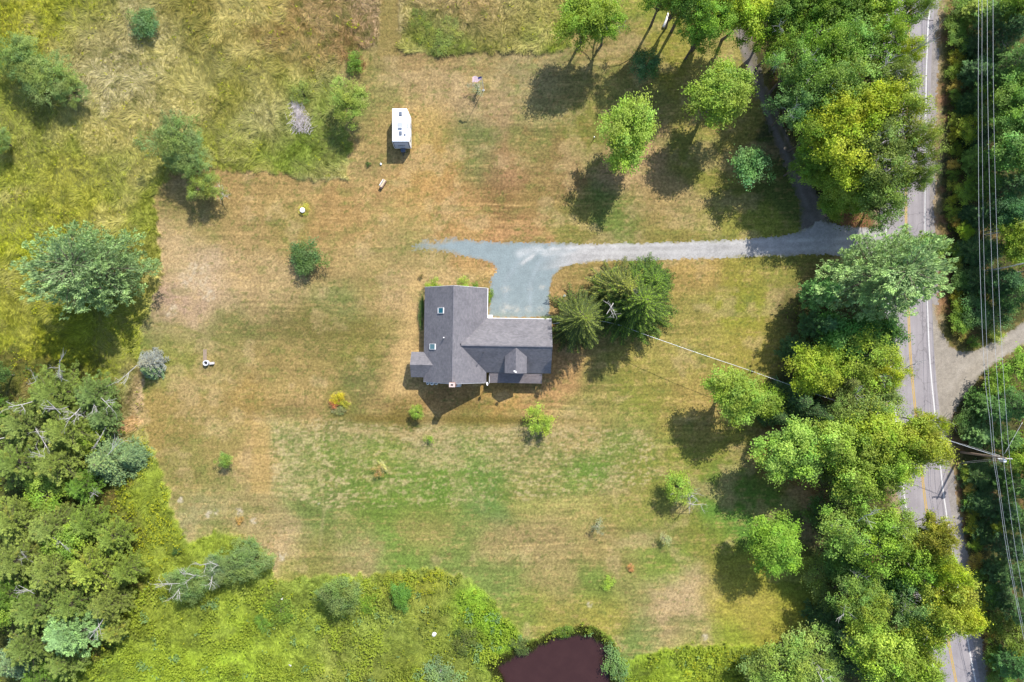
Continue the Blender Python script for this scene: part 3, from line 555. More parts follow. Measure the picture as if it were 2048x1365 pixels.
# ------------------------------------------------------------------ trees: foliage meshes and trunks
def rdir(n, zb=0.0, r=None):
    v = (r or rng).normal(0, 1, (n, 3)) + np.array([0, 0, zb]); return unit(v)
def leaf_quads(c, outd, size, tint, up=.7, rnd=.8):
    """leaf blades at c, facing roughly outward and up"""
    n = len(c); nr = unit(unit(outd) * .7 + np.array([0, 0, up]) + rng.normal(0, rnd * .6, (n, 3)))
    a = unit(np.cross(nr, rng.normal(0, 1, (n, 3)))); b = np.cross(nr, a)
    s = (size * rng.uniform(.7, 1.3, n))[:, None]
    V = np.stack([c - a * s * .55, c + b * s * .36, c + a * s * .55, c - b * s * .36], 1).reshape(-1, 3)
    return V, np.arange(4 * n).reshape(n, 4), np.repeat(tint, 4, 0)
def limb(mb, p0, p1, r0, r1, n=5, sag=.1, seg=4):
    p0 = np.array(p0, float); p1 = np.array(p1, float); L = np.linalg.norm(p1 - p0); w_ = rng.normal(0, .05 * L, 3); pts = []
    for i in range(seg + 1):
        t = i / seg; q = p0 * (1 - t) + p1 * t + w_ * math.sin(math.pi * t) + np.array([0, 0, sag * L * math.sin(math.pi * t)]); pts.append(q)
    mb.tube(pts, [r0 + (r1 - r0) * i / seg for i in range(seg + 1)], n, False); return pts
def broadleaf(R, Ht, nlobe, nsub, nleaf, size, base=.3, gap=.0, flat=1.0, tvar=.30, lsc=1.0):
    """crown of lobes > sprays > leaves, and a trunk with limbs to each lobe"""
    V = []; T = []; mb = MB(); cz = Ht * (base + (1 - base) * .52); rz = Ht * (1 - base) * .5 * flat
    ph = rng.uniform(0, 6.28, 4); limb(mb, (0, 0, -.1), (0, 0, Ht * .72), R * .055 + .06, R * .02, 7, 0, 5)
    for i in range(nlobe):
        u = unit(rng.normal(0, 1, 3) + np.array([0, 0, .35])); th = math.atan2(u[1], u[0])
        if u[2] < -.25: u[2] *= -.6
        rr = 1 + .16 * math.sin(2 * th + ph[0]) + .13 * math.sin(3 * th + ph[1]) + .1 * math.sin(5 * th + ph[2])
        dist = rng.uniform(.22, 1.0) ** .55 * (.88 if lsc == 1 else .98); lr = R * rng.uniform(.22, .42) * lsc
        lc = np.array([u[0] * R * 1.0 * rr * dist, u[1] * R * 1.0 * rr * dist, cz + u[2] * rz * .85 * dist])
        limb(mb, (0, 0, Ht * rng.uniform(base * .8, .6)), lc, R * .022 + .02, .012, 4)
        lt = rng.uniform(1 - tvar, 1 + tvar) * np.array([rng.uniform(.88, 1.14), 1, rng.uniform(.75, 1.2)])
        for j in range(nsub):
            v = unit(rng.normal(0, 1, 3) + np.array([u[0] * .5, u[1] * .5, .75])); sc = lc + v * lr * np.array([1.05, 1.05, .62]) * rng.uniform(.55, 1.08)
            if rng.random() < gap: continue
            st = lt * rng.uniform(.8, 1.22); k = int(nleaf * rng.uniform(.6, 1.3)); sr = size * rng.uniform(1.3, 2.3)
            axis = unit(v * .6 + unit(np.array([lc[0], lc[1], .2 * R])) * .6)
            c = sc + rng.normal(0, 1, (k, 3)) * sr * np.array([.75, .75, .38]) + axis * rng.normal(0, sr * .75, k)[:, None]
            V.append((c, np.repeat(v[None], k, 0))); T.append(st * rng.uniform(.82, 1.2, k)[:, None])
    c = np.concatenate([a for a, b in V]); o = np.concatenate([b for a, b in V]); T = np.concatenate(T)
    v_, f_, t_ = leaf_quads(c, o, size, T, .8); return np_mesh("crown", v_, f_, t_), mb.mesh("trunk")
def plumes(R, Ht, whorls, per, base=.22, taper=.75, rise=.10, tufts=12, needles=11, nl=.34, fan=.34, wide=1.0, lop=None, top=.96, tipc=(1.15, 1.15, 1.0), old=.0, s0=.10):
    """pine-like crown: branches in whorls, each ending in fans of needle tufts"""
    D = {k: [] for k in 'cdwlzt'}; mb = MB(); limb(mb, (0, 0, -.1), (0, 0, Ht * .97), R * .03 + .11, .03, 7, 0, 6)
    for wi in range(whorls):
        t = (wi + rng.uniform(0, .6)) / whorls; h = Ht * (base + (top - base) * t); n = per + rng.integers(-1, 2)
        L0 = R * (1 - t ** 1.5 * taper) * (min(1, .62 + 1.4 * t)) + .1; a0 = rng.uniform(0, 6.28)
        for k in range(n):
            a = a0 + 6.283 * k / n + rng.normal(0, .18); L = L0 * rng.uniform(.62, 1.08)
            if lop: L *= 1 + lop[0] * math.cos(a - lop[1])
            if L < .25: continue
            up = rise + .55 * t * t + rng.normal(0, .05); dr = np.array([math.cos(a) * wide, math.sin(a) * wide, up]); tip = np.array([0, 0, h]) + dr * L
            limb(mb, (0, 0, h), tip, .02 + .012 * L, .008, 4, .04, 3); side = np.array([-math.sin(a), math.cos(a), 0]); bt = rng.uniform(.78, 1.22)
            m = max(4, int(tufts * (L / R) ** .8 * rng.uniform(.85, 1.15)) + 3)
            s = np.maximum(.10, s0) + (1.03 - np.maximum(.10, s0)) * rng.random(m) ** .62; off = rng.normal(0, 1, m) * fan * L * np.clip(1.15 - s, .12, 1) * .9
            c = np.array([0, 0, h]) + dr * L * s[:, None] + side * off[:, None]; c[:, 2] += rng.normal(.05, .13, m) - .12 * np.abs(off)
            tt = bt * rng.uniform(.75, 1.25, m)[:, None] * np.array([1, 1, 1.0]) * np.where(s[:, None] > .85, np.array(tipc), 1.0)
            if old and rng.random() < old: tt = tt * np.array([1.2, 1.02, 1.0])
            q = needles; c = np.repeat(c, q, 0); tt = np.repeat(tt, q, 0); offr = np.repeat(off / (L + .1), q)
            hd = unit(dr / np.linalg.norm(dr) + side * (offr[:, None] * 1.6) + rng.normal(0, .5, (m * q, 3)) + np.array([0, 0, .28]))
            D['c'].append(c + rng.normal(0, .10 * nl / .34, c.shape)); D['d'].append(hd); D['w'].append(unit(np.cross(hd, rng.normal(0, 1, hd.shape) * .4 + np.array([0, 0, 1.0]))))
            D['t'].append(tt * rng.uniform(.8, 1.2, m * q)[:, None])
    m = int(26 * per); q = needles; a = rng.uniform(0, 6.28, m); rr = np.abs(rng.normal(0, .17, m)) * R          # the leader's own tufts
    c = np.stack([np.cos(a) * rr, np.sin(a) * rr, Ht * (top + .02) - rr * .5 + rng.normal(0, .1, m)], 1); c = np.repeat(c, q, 0); tt = np.repeat(rng.uniform(.8, 1.25, m), q)[:, None] * np.ones(3)
    hd = unit(np.repeat(np.stack([np.cos(a), np.sin(a), np.full(m, .5)], 1), q, 0) + rng.normal(0, .5, (m * q, 3)))
    D['c'].append(c + rng.normal(0, .10, c.shape)); D['d'].append(hd); D['w'].append(unit(np.cross(hd, rng.normal(0, 1, hd.shape) * .4 + np.array([0, 0, 1.0])))); D['t'].append(tt)
    c = np.concatenate(D['c']); n = len(c); ln = rng.uniform(.6, 1.2, n) * nl
    v_, f_, t_ = facet(c, np.concatenate(D['d']), np.concatenate(D['w']), ln, ln * .34, np.concatenate(D['t']), True)
    return np_mesh("crown", v_, f_, t_), mb.mesh("trunk")
def spruce(R, Ht, whorls, per, step=.24, nl=.42, base=.06, droop=.30, tip=(1.5, 1.35, .8), sidel=.30, sidec=(.82, .86, .9)):
    """star of drooping fronds: a bright mid-rib with darker side twigs that hang"""
    c_, d_, w_, l_, t_ = [], [], [], [], []; mb = MB(); limb(mb, (0, 0, -.1), (0, 0, Ht), R * .03 + .1, .02, 7, 0, 6)
    for wi in range(whorls):
        t = (wi + rng.uniform(0, .8)) / whorls; h = Ht * (base + (.985 - base) * t); n = per + rng.integers(-1, 2); L0 = R * (1 - t) ** .82 + .12; a0 = rng.uniform(0, 6.28)
        for k in range(n):
            a = a0 + 6.283 * k / n + rng.normal(0, .12); L = L0 * rng.uniform(.72, 1.1); m = max(3, int(L / step)); s = (np.arange(m) + .5) / m
            u = np.array([math.cos(a), math.sin(a), 0]); side = np.array([-u[1], u[0], 0]); zz = h - droop * L * np.sin(s * 2.0) * .75 + .22 * L * s ** 3
            if m >= 3: mb.tube([np.array([0, 0, h]), u * L * .5 + np.array([0, 0, zz[m // 2]]), u * L + np.array([0, 0, zz[-1]])], [.03 + .006 * L, .02, .008], 4, False)
            p = u * (L * s)[:, None]; p[:, 2] = zz; bt = rng.uniform(.75, 1.25)
            for sg in (-1, 1, 0, 0):
                wl = sidel * L * (1 - s * .72) * (.35 + np.minimum(1, s * 2.2)) * rng.uniform(.7, 1.2, m) + .12
                if sg == 0:
                    dd = unit(u[None] + rng.normal(0, .22, (m, 3)) + np.array([0, 0, .15])); wl = np.full(m, nl * .8); col = np.array(tip) * bt
                else:
                    dd = unit(u[None] * .75 + side[None] * sg + rng.normal(0, .12, (m, 3)) - np.array([0, 0, .38])); col = np.array(sidec) * bt
                for q in range(2 if sg else 1):
                    st = p + (dd * (wl * .45)[:, None] * q); c_.append(st + rng.normal(0, .03, st.shape)); d_.append(unit(dd + rng.normal(0, .14, dd.shape))); l_.append(wl * (.6 if sg else 1)); 
                    w_.append(unit(np.cross(d_[-1], np.array([0, 0, 1.0]) + rng.normal(0, .35, dd.shape)))); t_.append(col * rng.uniform(.8, 1.2, m)[:, None] * (.9 + .35 * s)[:, None])
    c = np.concatenate(c_); ln = np.concatenate(l_)
    v, f, tt = facet(c, np.concatenate(d_), np.concatenate(w_), ln, np.minimum(ln * .4, .17), np.concatenate(t_), True); return np_mesh("crown", v, f, tt), mb.mesh("trunk")
def bare(R, Ht, n=7, r0=.12, depth=3, lean=.3, dens=1.0):
    mb = MB()
    def rec(p, d, L, r, k):
        q = p + d * L; mid = p + d * L * .5 + rng.normal(0, .05 * L, 3); mb.tube([p, mid, q], [r, r * .8, r * .55], 5 if k > 1 else 4, False)
        if k <= 0: return
        for _ in range(rng.integers(2, 4) if k < depth else n):
            s = rng.uniform(.35, 1.0); rec(p + (q - p) * s, unit(d * .75 + rng.normal(0, .55, 3) + np.array([0, 0, .05])), L * rng.uniform(.4, .7), r * .5, k - 1)
    rec(np.zeros(3), unit(np.array([lean * rng.normal(0, 1), lean * rng.normal(0, 1), 1.0])), Ht * .7, r0, depth); return mb.mesh("branches")

KIND = {}
def make(kind):
    if kind in KIND: return KIND[kind]
    r = {'maple': lambda: [(4.6, 13, *broadleaf(4.6, 13, 74, 11, 24, .26, lsc=.62)) for _ in range(4)],
         'ash': lambda: [(4.6, 13, *broadleaf(4.6, 13, 66, 10, 22, .22, gap=.18, lsc=.62)) for _ in range(3)],
         'young': lambda: [(2.6, 7, *broadleaf(2.6, 7, 34, 8, 15, .20, base=.28, lsc=.66)) for _ in range(3)],
         'sapling': lambda: [(1.3, 3.2, *broadleaf(1.3, 3.2, 9, 7, 12, .13, base=.35, gap=.25)) for _ in range(3)],
         'shrub': lambda: [(1.5, 1.9, *broadleaf(1.5, 1.9, 14, 9, 16, .14, base=.02)) for _ in range(3)],
         'bush': lambda: [(1.6, 2.6, *broadleaf(1.6, 2.6, 22, 13, 20, .12, base=.02, tvar=.14)) for _ in range(2)],
         'willow': lambda: [(4.4, 8, *broadleaf(4.4, 8, 36, 17, 30, .15, base=.12, tvar=.16)) for _ in range(3)],
         'juniper': lambda: [(3.6, 5.5, *broadleaf(3.6, 5.5, 40, 18, 26, .13, base=.0, tvar=.12)) for _ in range(2)],
         'pine': lambda: [(4.6, 15, *plumes(4.6, 15, 16, 8, tufts=18, needles=12)) for _ in range(3)],
         'larch': lambda: [(4.6, 11, *plumes(4.6, 11, 13, 8, taper=.75, tufts=36, needles=14, nl=.21, fan=.26, rise=.12, old=.06, tipc=(1.1, 1.08, 1))) for _ in range(3)],
         'fir': lambda: [(2.8, 9, *spruce(2.8, 9, 18, 9, nl=.3, step=.2, tip=(1.25, 1.2, .95))) for _ in range(2)],
         'bigpine': lambda: [(9.5, 19, *plumes(9.5, 19, 17, 9, taper=.62, tufts=34, needles=12, nl=.42, fan=.3, rise=.14)) for _ in range(1)],
         'broadpine': lambda: [(10, 13, *plumes(10, 13, 15, 10, taper=.5, tufts=36, needles=12, nl=.40, fan=.3, rise=.16, base=.15)) for _ in range(1)],
         'spruce': lambda: [(5.6, 15, *spruce(5.6, 15, 22, 12, tip=(1.75, 1.7, .85), sidel=.15, nl=.30, step=.15, droop=.24, sidec=(.62, .68, .66))) for _ in range(2)],
         'bare': lambda: [(3, 6, None, bare(3, 6)) for _ in range(3)]}[kind]()
    KIND[kind] = [r, 0]; return KIND[kind]
MATK = dict(pine=M_needle, larch=M_needle, fir=M_needle, bigpine=M_needle, broadpine=M_needle, spruce=M_needle, juniper=M_needle)
TINT = dict(yel=(.185, .230, .018), lime=(.150, .215, .032), green=(.110, .180, .022), mid=(.082, .140, .022), dark=(.046, .088, .022), pine=(.100, .160, .052), dkpine=(.042, .080, .026), blue=(.095, .140, .062),
            olive=(.112, .150, .034), soft=(.105, .150, .045), grey=(.17, .19, .13), gold=(.26, .24, .02), brown=(.19, .15, .06), star=(.090, .120, .036))
def tree(kind, px, py, rpx, Ht, tint, label, cat='tree', group=None, name=None, zc=None, ry=None, rot=None, pale=False, dead=0, z0=0.0):
    ent = make(kind); var, i = ent; R, H0, cm, tm = var[i % len(var)]; ent[1] += 1
    z = (.62 * Ht) if zc is None else zc; x, y, _ = P(px, py, z); f = S * (1 - z / H); rx = rpx * f * (1.1 if kind in ('maple', 'ash', 'young') else 1.0)
    rt = rng.uniform(0, 6.28) if rot is None else rot
    nm = name or {'maple': 'maple_tree', 'ash': 'broadleaf_tree', 'young': 'young_tree', 'sapling': 'sapling', 'shrub': 'shrub', 'bush': 'bush', 'willow': 'willow_tree', 'juniper': 'juniper', 'pine': 'pine_tree', 'larch': 'larch_tree',
                  'fir': 'fir_tree', 'bigpine': 'pine_tree', 'broadpine': 'pine_tree', 'spruce': 'spruce_tree', 'bare': 'dead_tree'}[kind]
    root = empty(nm, (x, y, z0), rt); tag(root, label, cat, group)
    sx = rx / R; sy = (ry * f * (1.1 if kind in ('maple', 'ash', 'young') else 1.0) if ry else rx) / R; sz = Ht / H0; root.scale = (sx, sy, sz)
    if cm is not None:
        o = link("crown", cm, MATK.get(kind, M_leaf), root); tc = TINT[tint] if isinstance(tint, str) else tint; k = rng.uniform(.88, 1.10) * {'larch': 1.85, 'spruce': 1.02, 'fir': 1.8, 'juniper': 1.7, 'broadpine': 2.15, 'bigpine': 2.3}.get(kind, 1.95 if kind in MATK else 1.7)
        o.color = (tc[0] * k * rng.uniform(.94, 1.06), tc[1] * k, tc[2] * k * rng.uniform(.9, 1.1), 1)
    o = link("branches" if cm is None else "trunk", tm, M_deadwood if cm is None else (M_barkpale if pale else M_bark), root)
    for q in range(dead):
        me = DEADB[rng.integers(len(DEADB))]; d_ = link("dead_branch", me, M_deadwood, root); a = rng.uniform(0, 6.28); rr = R * rng.uniform(.1, .62)
        d_.location = (rr * math.cos(a), rr * math.sin(a), H0 * rng.uniform(.62, .84)); d_.rotation_euler = (rng.uniform(.5, 1.25), 0, a - math.pi / 2 + rng.normal(0, .5) + math.pi)
        s_ = rng.uniform(.6, 1.05); d_.scale = (s_ / sx, s_ / sy, s_ / sz)
    return root
DEADB = [bare(2, 4.2, 5, .07, 2, .2) for _ in range(4)]
TR = []
def T_(*a, **k): tree(*a, **k)
# -- the top left meadow
T_('bush', 285, 50, 30, 3.0, (.07,.125,.045), "dark green round bush standing alone in the top left meadow", 'bush', ry=26)
T_('willow', 35, 112, 56, 6.5, 'soft', "grey green willow at the left edge, above the long meadow shadow", group="soft green trees in the meadow")
T_('willow', 92, 150, 56, 6.5, 'soft', "middle willow of the soft green clump in the top left meadow", group="soft green trees in the meadow")
T_('willow', 140, 180, 34, 5.0, 'soft', "small lower right willow of the soft green clump in the top left meadow", group="soft green trees in the meadow")
T_('willow', 0, 285, 26, 4.5, 'soft', "willow cut by the left edge of the photo beside its round shadow")
T_('willow', 352, 280, 58, 8, 'soft', "feathery tree at the corner of the lawn and the uncut meadow", ry=50)
T_('willow', 378, 312, 48, 6.5, 'soft', "lower tree leaning against the feathery tree at the meadow corner", zc=4)
T_('ash', 412, 375, 30, 5, 'olive', "thin olive sapling with sparse leaves beside the pale dead branches on the lawn", 'tree', zc=3.0)
T_('bare', 436, 394, 26, 2.4, None, "pale grey dead branches standing at the lawn edge near the meadow corner", 'dead tree', zc=1.4)
T_('ash', 698, 205, 38, 6.5, (.15, .20, .04), "airy lime green tree beside the white camper", zc=4.6, ry=36)
T_('shrub', 604, 184, 22, 1.6, 'olive', "olive bush just above the grey brush pile", 'bush')
T_('shrub', 710, 125, 19, 1.6, 'mid', "round shrub in an uncut ring of brown grass near the meadow path", 'shrub')
T_('shrub', 838, 42, 20, .6, (0.1,0.13,0.0234), "low green shrub in the field right of the mown path, nearest its top", 'shrub', "shrubs in the field beside the path")
T_('shrub', 850, 72, 22, .7, (0.1,0.13,0.0234), "low green shrub at the left end of the field's mown edge", 'shrub', "shrubs in the field beside the path")
T_('shrub', 884, 88, 22, .7, (0.1,0.125,0.0273), "low shrub touching the field's mown edge, second from the path", 'shrub', "shrubs in the field beside the path")
T_('shrub', 900, 60, 22, .6, (0.12,0.14,0.0312), "pale green shrub inside the field, right of the path", 'shrub', "shrubs in the field beside the path")
T_('sapling', 955, 178, 16, 2.0, 'grey', "faint thin sapling beside the base of the flagpole", 'sapling')
# -- left side
T_('broadpine', 178, 540, 142, 13, (.105, .148, .064), "very wide blue green pine on the left boundary, the largest crown there", rot=.4, ry=104, zc=8)
T_('fir', 290, 727, 32, 4.5, (.135, .14, .13), "silver grey dying conifer at the left edge of the lawn", 'tree', zc=3.2, dead=1)
T_('fir', 296, 738, 24, 4, 'blue', "small green fir under the silver dead conifer at the lawn edge", 'tree', zc=2.2)
T_('young', 4, 752, 24, 6, 'dark', "dark green tree cut by the left edge, upper of two", zc=3); T_('young', 0, 815, 26, 6, 'mid', "mid green tree cut by the left edge, lower of two", zc=3)
W = "trees of the bottom left wood"
for a in [('larch', 110, 790, 76, 9, 'olive', "grey branched larch at the top of the bottom left wood", 7), ('larch', 188, 790, 54, 8, 'soft', "larch with silver dead twigs at the wood's upper right corner", 5),
          ('larch', 50, 850, 66, 9, 'olive', "larch at the left edge of the photo beside the wood's top", 4), ('larch', 135, 860, 66, 10, 'olive', "larch with bare grey limbs in the middle of the wood's top half", 5),
          ('young', 168, 868, 38, 5, 'lime', "bright leafy tree below the grey branched larches", 0), ('larch', 205, 835, 42, 7, 'soft', "larch beside the bare sandy patch", 3),
          ('larch', 38, 925, 66, 10, 'olive', "olive larch on the left edge, level with the blue spruce", 1), ('larch', 115, 925, 62, 10, 'olive', "olive brown larch left of the blue spruce", 1),
          ('fir', 205, 925, 60, 8, 'blue', "blue green spruce with grey tips pointing at the flower bank", 2), ('fir', 258, 915, 34, 6, 'blue', "small blue spruce at the wood's right tip", 0),
          ('young', 96, 985, 40, 6, 'lime', "bright green leafy tree in the gap of the left wood", 0), ('larch', 165, 972, 44, 7, 'mid', "dark larch below the blue spruce", 2),
          ('larch', 30, 1040, 62, 9, 'olive', "larch on the left edge just under the wood's gap", 0), ('larch', 105, 1055, 58, 9, 'olive', "larch in the lower wood's top row, second from the left", 1),
          ('larch', 175, 1045, 52, 8, (0.11,0.155,0.0273), "larch in the lower wood's top row, third from the left", 0), ('larch', 228, 1075, 46, 8, (0.125,0.165,0.0273), "larch at the lower wood's upper right corner", 0),
          ('young', 130, 1085, 34, 9, 'lime', "lime leafy crown between larches of the lower wood", 0),
          ('larch', 40, 1120, 66, 10, 'olive', "tall larch at the left edge, middle of the lower wood", 1), ('larch', 110, 1140, 66, 11, 'olive', "olive larch in the centre of the lower wood", 0),
          ('larch', 185, 1135, 62, 10, (0.14,0.175,0.0273), "yellow green larch right of the lower wood's centre", 0), ('larch', 255, 1140, 42, 8, (0.13,0.165,0.0273), "larch on the lower wood's right edge casting a shadow on the flowers", 0),
          ('larch', 15, 1190, 56, 10, 'mid', "dark larch at the left edge in the lower wood", 0), ('larch', 75, 1215, 64, 11, 'olive', "olive larch left of the pale spruce", 1), ('larch', 150, 1205, 58, 10, 'olive', "olive larch just above the pale spruce", 0),
          ('larch', 218, 1205, 50, 9, (0.12,0.155,0.0312), "larch right of the pale spruce, above the last larch", 1), ('larch', 225, 1262, 36, 6, (0.14,0.175,0.0312), "small larch standing forward of the lower wood's right edge", 0),
          ('pine', 140, 1262, 66, 11, (0.12,0.185,0.0663), "pale blue green pine near the bottom left corner", 0), ('larch', 60, 1290, 62, 10, 'olive', "olive larch in the bottom left corner, upper", 0),
          ('larch', 130, 1322, 50, 8, 'olive', "olive larch below the pale pine at the bottom edge", 0), ('fir', 20, 1330, 50, 9, 'blue', "blue spruce in the very bottom left corner", 0), ('larch', 70, 1372, 46, 8, 'mid', "larch cut by the bottom edge in the left corner", 0),
          ('young', 5, 1225, 26, 10, 'lime', "bright green tree squeezed against the left edge in the lower wood", 0)]:
    k, x, y, r, h, tn, lb, dd = a; h *= .8; T_(k, x, y, r, h, tn, lb, group=W, dead=(dd + 1) // 2)
T_('juniper', 488, 1122, 56, 4.8, (0.1,0.145,0.0429), "large rounded blue green conifer at the lawn's bottom left corner", ry=44, zc=2.5, rot=0)
T_('juniper', 380, 1163, 50, 4.8, (0.1,0.145,0.0452), "spiky blue green conifer left of the rounded one, with grey twigs", ry=40, zc=2.5, rot=.2, dead=5)
T_('juniper', 432, 1140, 30, 4, (0.1,0.14,0.0624), "greyish conifer squeezed between the two bottom left conifers", zc=2.2, dead=3)
T_('juniper', 684, 1184, 48, 5.5, (0.1,0.145,0.0429), "blue green conifer standing alone left of the pond's grass bank", ry=44, zc=2.8, rot=.5)
T_('bush', 805, 1196, 22, 2.4, (0.07,0.14,0.0234), "dark green oval bush in the weeds above the pond", 'bush', ry=27, rot=0)
T_('shrub', 560, 1222, 30, 1.3, 'mid', "dark leafy patch with white blossom left of the lone blue conifer", 'shrub')
T_('shrub', 525, 1245, 16, 1.2, 'mid', "small dark shrub lower left of the blossom patch", 'shrub'); T_('shrub', 735, 1205, 20, 1.1, 'green', "low green shrub left of the dark oval bush", 'shrub')
T_('shrub', 928, 1285, 26, 1.2, (0.07,0.1,0.0234), "dark shrub left of the bright grass by the pond", 'shrub'); T_('shrub', 885, 1352, 36, 1.3, (.12, .17, .07), "pale bluish shrub at the bottom edge by the white rock", 'shrub')
T_('shrub', 1042, 1290, 18, 1.1, (0.08,0.11,0.0312), "dark shrub on the pond's upper left bank", 'shrub'); T_('shrub', 1130, 1262, 22, 1.0, 'mid', "green shrub on the pond's top bank", 'shrub', ry=12, rot=0)
T_('shrub', 1232, 1330, 22, 1.6, (.11, .17, .055), "pale leafed bush on the pond's right bank", 'bush', ry=38, rot=0)
T_('shrub', 352, 1102, 8, 1, 'dark', "tiny dark sapling in the flowers above the spiky conifer", 'shrub')
# -- lawn
T_('bush', 614, 508, 36, 3.0, (.065,.115,.036), "dark green round bush alone on the lawn left of the house", 'bush', ry=31)
T_('young', 834, 825, 13, 2.4, 'lime', "thin lime sapling below the house shadow", 'sapling', zc=1.8); T_('sapling', 858, 880, 13, 1.2, 'green', "low sprouting bush just below the thin lime sapling", 'sapling', zc=.6)
T_('young', 1078, 840, 25, 3.2, 'lime', "round lime green shrub tree on the lawn right of the house shadow", 'tree', zc=1.9)
T_('young', 449, 920, 15, 2.2, (0.12,0.18,0.039), "small green sapling in the lower left lawn", 'sapling', zc=1.5)
T_('shrub', 676, 796, 15, 1.0, 'gold', "yellow flowering shrub in the round flower bed", 'shrub', ry=12, rot=0); T_('shrub', 690, 808, 9, .8, (0.22,0.22,0.03), "smaller yellow green plant on the right of the round flower bed", 'shrub')
T_('shrub', 668, 808, 11, .7, (0.26,0.1,0.045), "rust red plant in the round flower bed", 'shrub', ry=8, rot=0); T_('shrub', 680, 820, 15, .5, (0.14,0.16,0.0702), "grey green ground plant at the foot of the round flower bed", 'shrub', ry=9, rot=0)
T_('sapling', 757, 941, 14, 1.3, (0.22,0.15,0.06), "rusty brown withered bush in the middle of the lower lawn", 'bush', zc=.7); T_('shrub', 766, 933, 12, .6, (0.26,0.26,0.1), "tuft of straw coloured grass round the withered bush", 'grass tuft', ry=6, rot=-.8)
T_('shrub', 478, 1041, 8, .5, (0.24,0.17,0.06), "small rusty brown mound in the lower left lawn", 'grass tuft'); T_('shrub', 1262, 1137, 8, .5, (0.24,0.15,0.06), "small rusty clump in the lower right lawn", 'grass tuft')
T_('sapling', 1196, 1052, 15, 2.4, 'grey', "pale grey leafed sapling in the lower right lawn", 'sapling', zc=1.7); T_('sapling', 1330, 1080, 15, 2.2, (0.2,0.23,0.12), "very pale thin sapling below the leaning dead branch", 'sapling', zc=1.5)
T_('shrub', 1216, 1168, 13, .5, 'lime', "low patch of bright green weeds in the lower right lawn", 'weeds')
T_('young', 1356, 974, 29, 4.6, 'lime', "small bright green tree in front of the leaning dead branches", ry=25, zc=3.4)
T_('bare', 1398, 1002, 36, 6, None, "leaning dead branches reaching right of the small bright green tree", 'dead tree', zc=3.4, rot=.5)
T_('bare', 1392, 1015, 26, 4, None, "lower dead branch pointing down right of the small bright green tree", 'dead tree', zc=2.4)
T_('shrub', 868, 569, 14, 1.5, 'lime', "lime green bush at the house's top left corner", 'bush', "bushes against the north gable"); T_('shrub', 928, 568, 13, 1.5, 'lime', "lime green bush in the middle of the top gable", 'bush', "bushes against the north gable"); T_('shrub', 951, 573, 8, 1.2, 'mid', "small dark bush right of the middle bush on the top gable", 'bush', "bushes against the north gable")
T_('shrub', 979, 590, 7, 1.4, 'green', "narrow green bush beside the gravel, against the house's white gutter", 'bush', ry=12, rot=0); T_('shrub', 843, 620, 6, 1.0, 'dark', "dark narrow plants along the house's left wall", 'shrub', ry=34, rot=0)
T_('shrub', 842, 553, 5, .6, (0.12,0.1,0.039), "tiny reddish plant in the grass near the house's top left corner", 'shrub'); T_('shrub', 736, 329, 5, .6, 'dark', "tiny dark plant in the lawn left of the camper's shadow", 'shrub')
# -- spruces by the house
T_('spruce', 1160, 640, 72, 14.5, 'star', "star shaped spruce overhanging the right end of the roof", zc=5.5, rot=.3)
T_('spruce', 1272, 606, 94, 14.5, (0.08,0.135,0.0265), "largest dark spruce right of the gravel yard", zc=5.0, rot=1.1); T_('spruce', 1246, 580, 72, 12, (0.13,0.15,0.0429), "greyish twiggy spruce behind the gravel yard, next to the driveway", zc=5.0, rot=2.0, dead=2)
T_('spruce', 1300, 565, 60, 10, (0.085,0.145,0.0273), "spruce nearest the driveway at the top right of the spruce group", zc=4)
# -- trees on the upper right lawn
T_('maple', 1256, 264, 47, 11.5, 'lime', "oval bright green maple in the middle of the upper lawn", zc=8.0, ry=62, rot=0); T_('young', 1242, 315, 28, 7, 'lime', "small green crown under the oval maple's lower edge", zc=4.5)
T_('maple', 1440, 186, 58, 13, 'lime', "round bright green maple by the shaded lane", zc=9.4, ry=54, rot=0); T_('young', 1502, 336, 39, 7.5, (0.085,0.165,0.0546), "small blue green maple between the lawn and the lane", zc=5.4, ry=35)
T_('young', 1292, 132, 27, 5, (0.05,0.105,0.039), "small dark tree standing in the shade of the tall trees", zc=3); T_('maple', 1170, 42, 50, 12, (0.15,0.21,0.0234), "yellow green tree with a greying top at the end of the field", zc=8.4, ry=54); T_('bare', 1205, 26, 50, 8, None, "silver bare tree top behind the yellow green tree", 'dead tree', zc=7)
T_('ash', 1216, 48, 34, 11, 'green', "green tree just right of the greying tree top", zc=7.5, dead=3)
for x, y, r, h, tn, lb in [(1337, -28, 44, 16, 'green', "tall tree with a bare leaning trunk cut by the top edge, leftmost"), (1384, -16, 50, 16, 'mid', "tall bare trunked tree cut by the top edge, middle"), (1430, 28, 44, 16, 'green', "tall bare trunked tree right of the white log")]:
    T_('ash', x, y, r, h, tn, lb, group="tall trees with bare trunks at the top edge", zc=12.4)
T_('ash', 1455, -5, 44, 15, 'yel', "yellowish crown at the top edge between the bare trunks and the lane", zc=11.5); T_('ash', 1405, 62, 36, 13, 'green', "green crown just below the tall bare trunks", zc=10)
T_('young', 1350, 20, 28, 10, 'olive', "thin grey green crown just above the white log", zc=6)
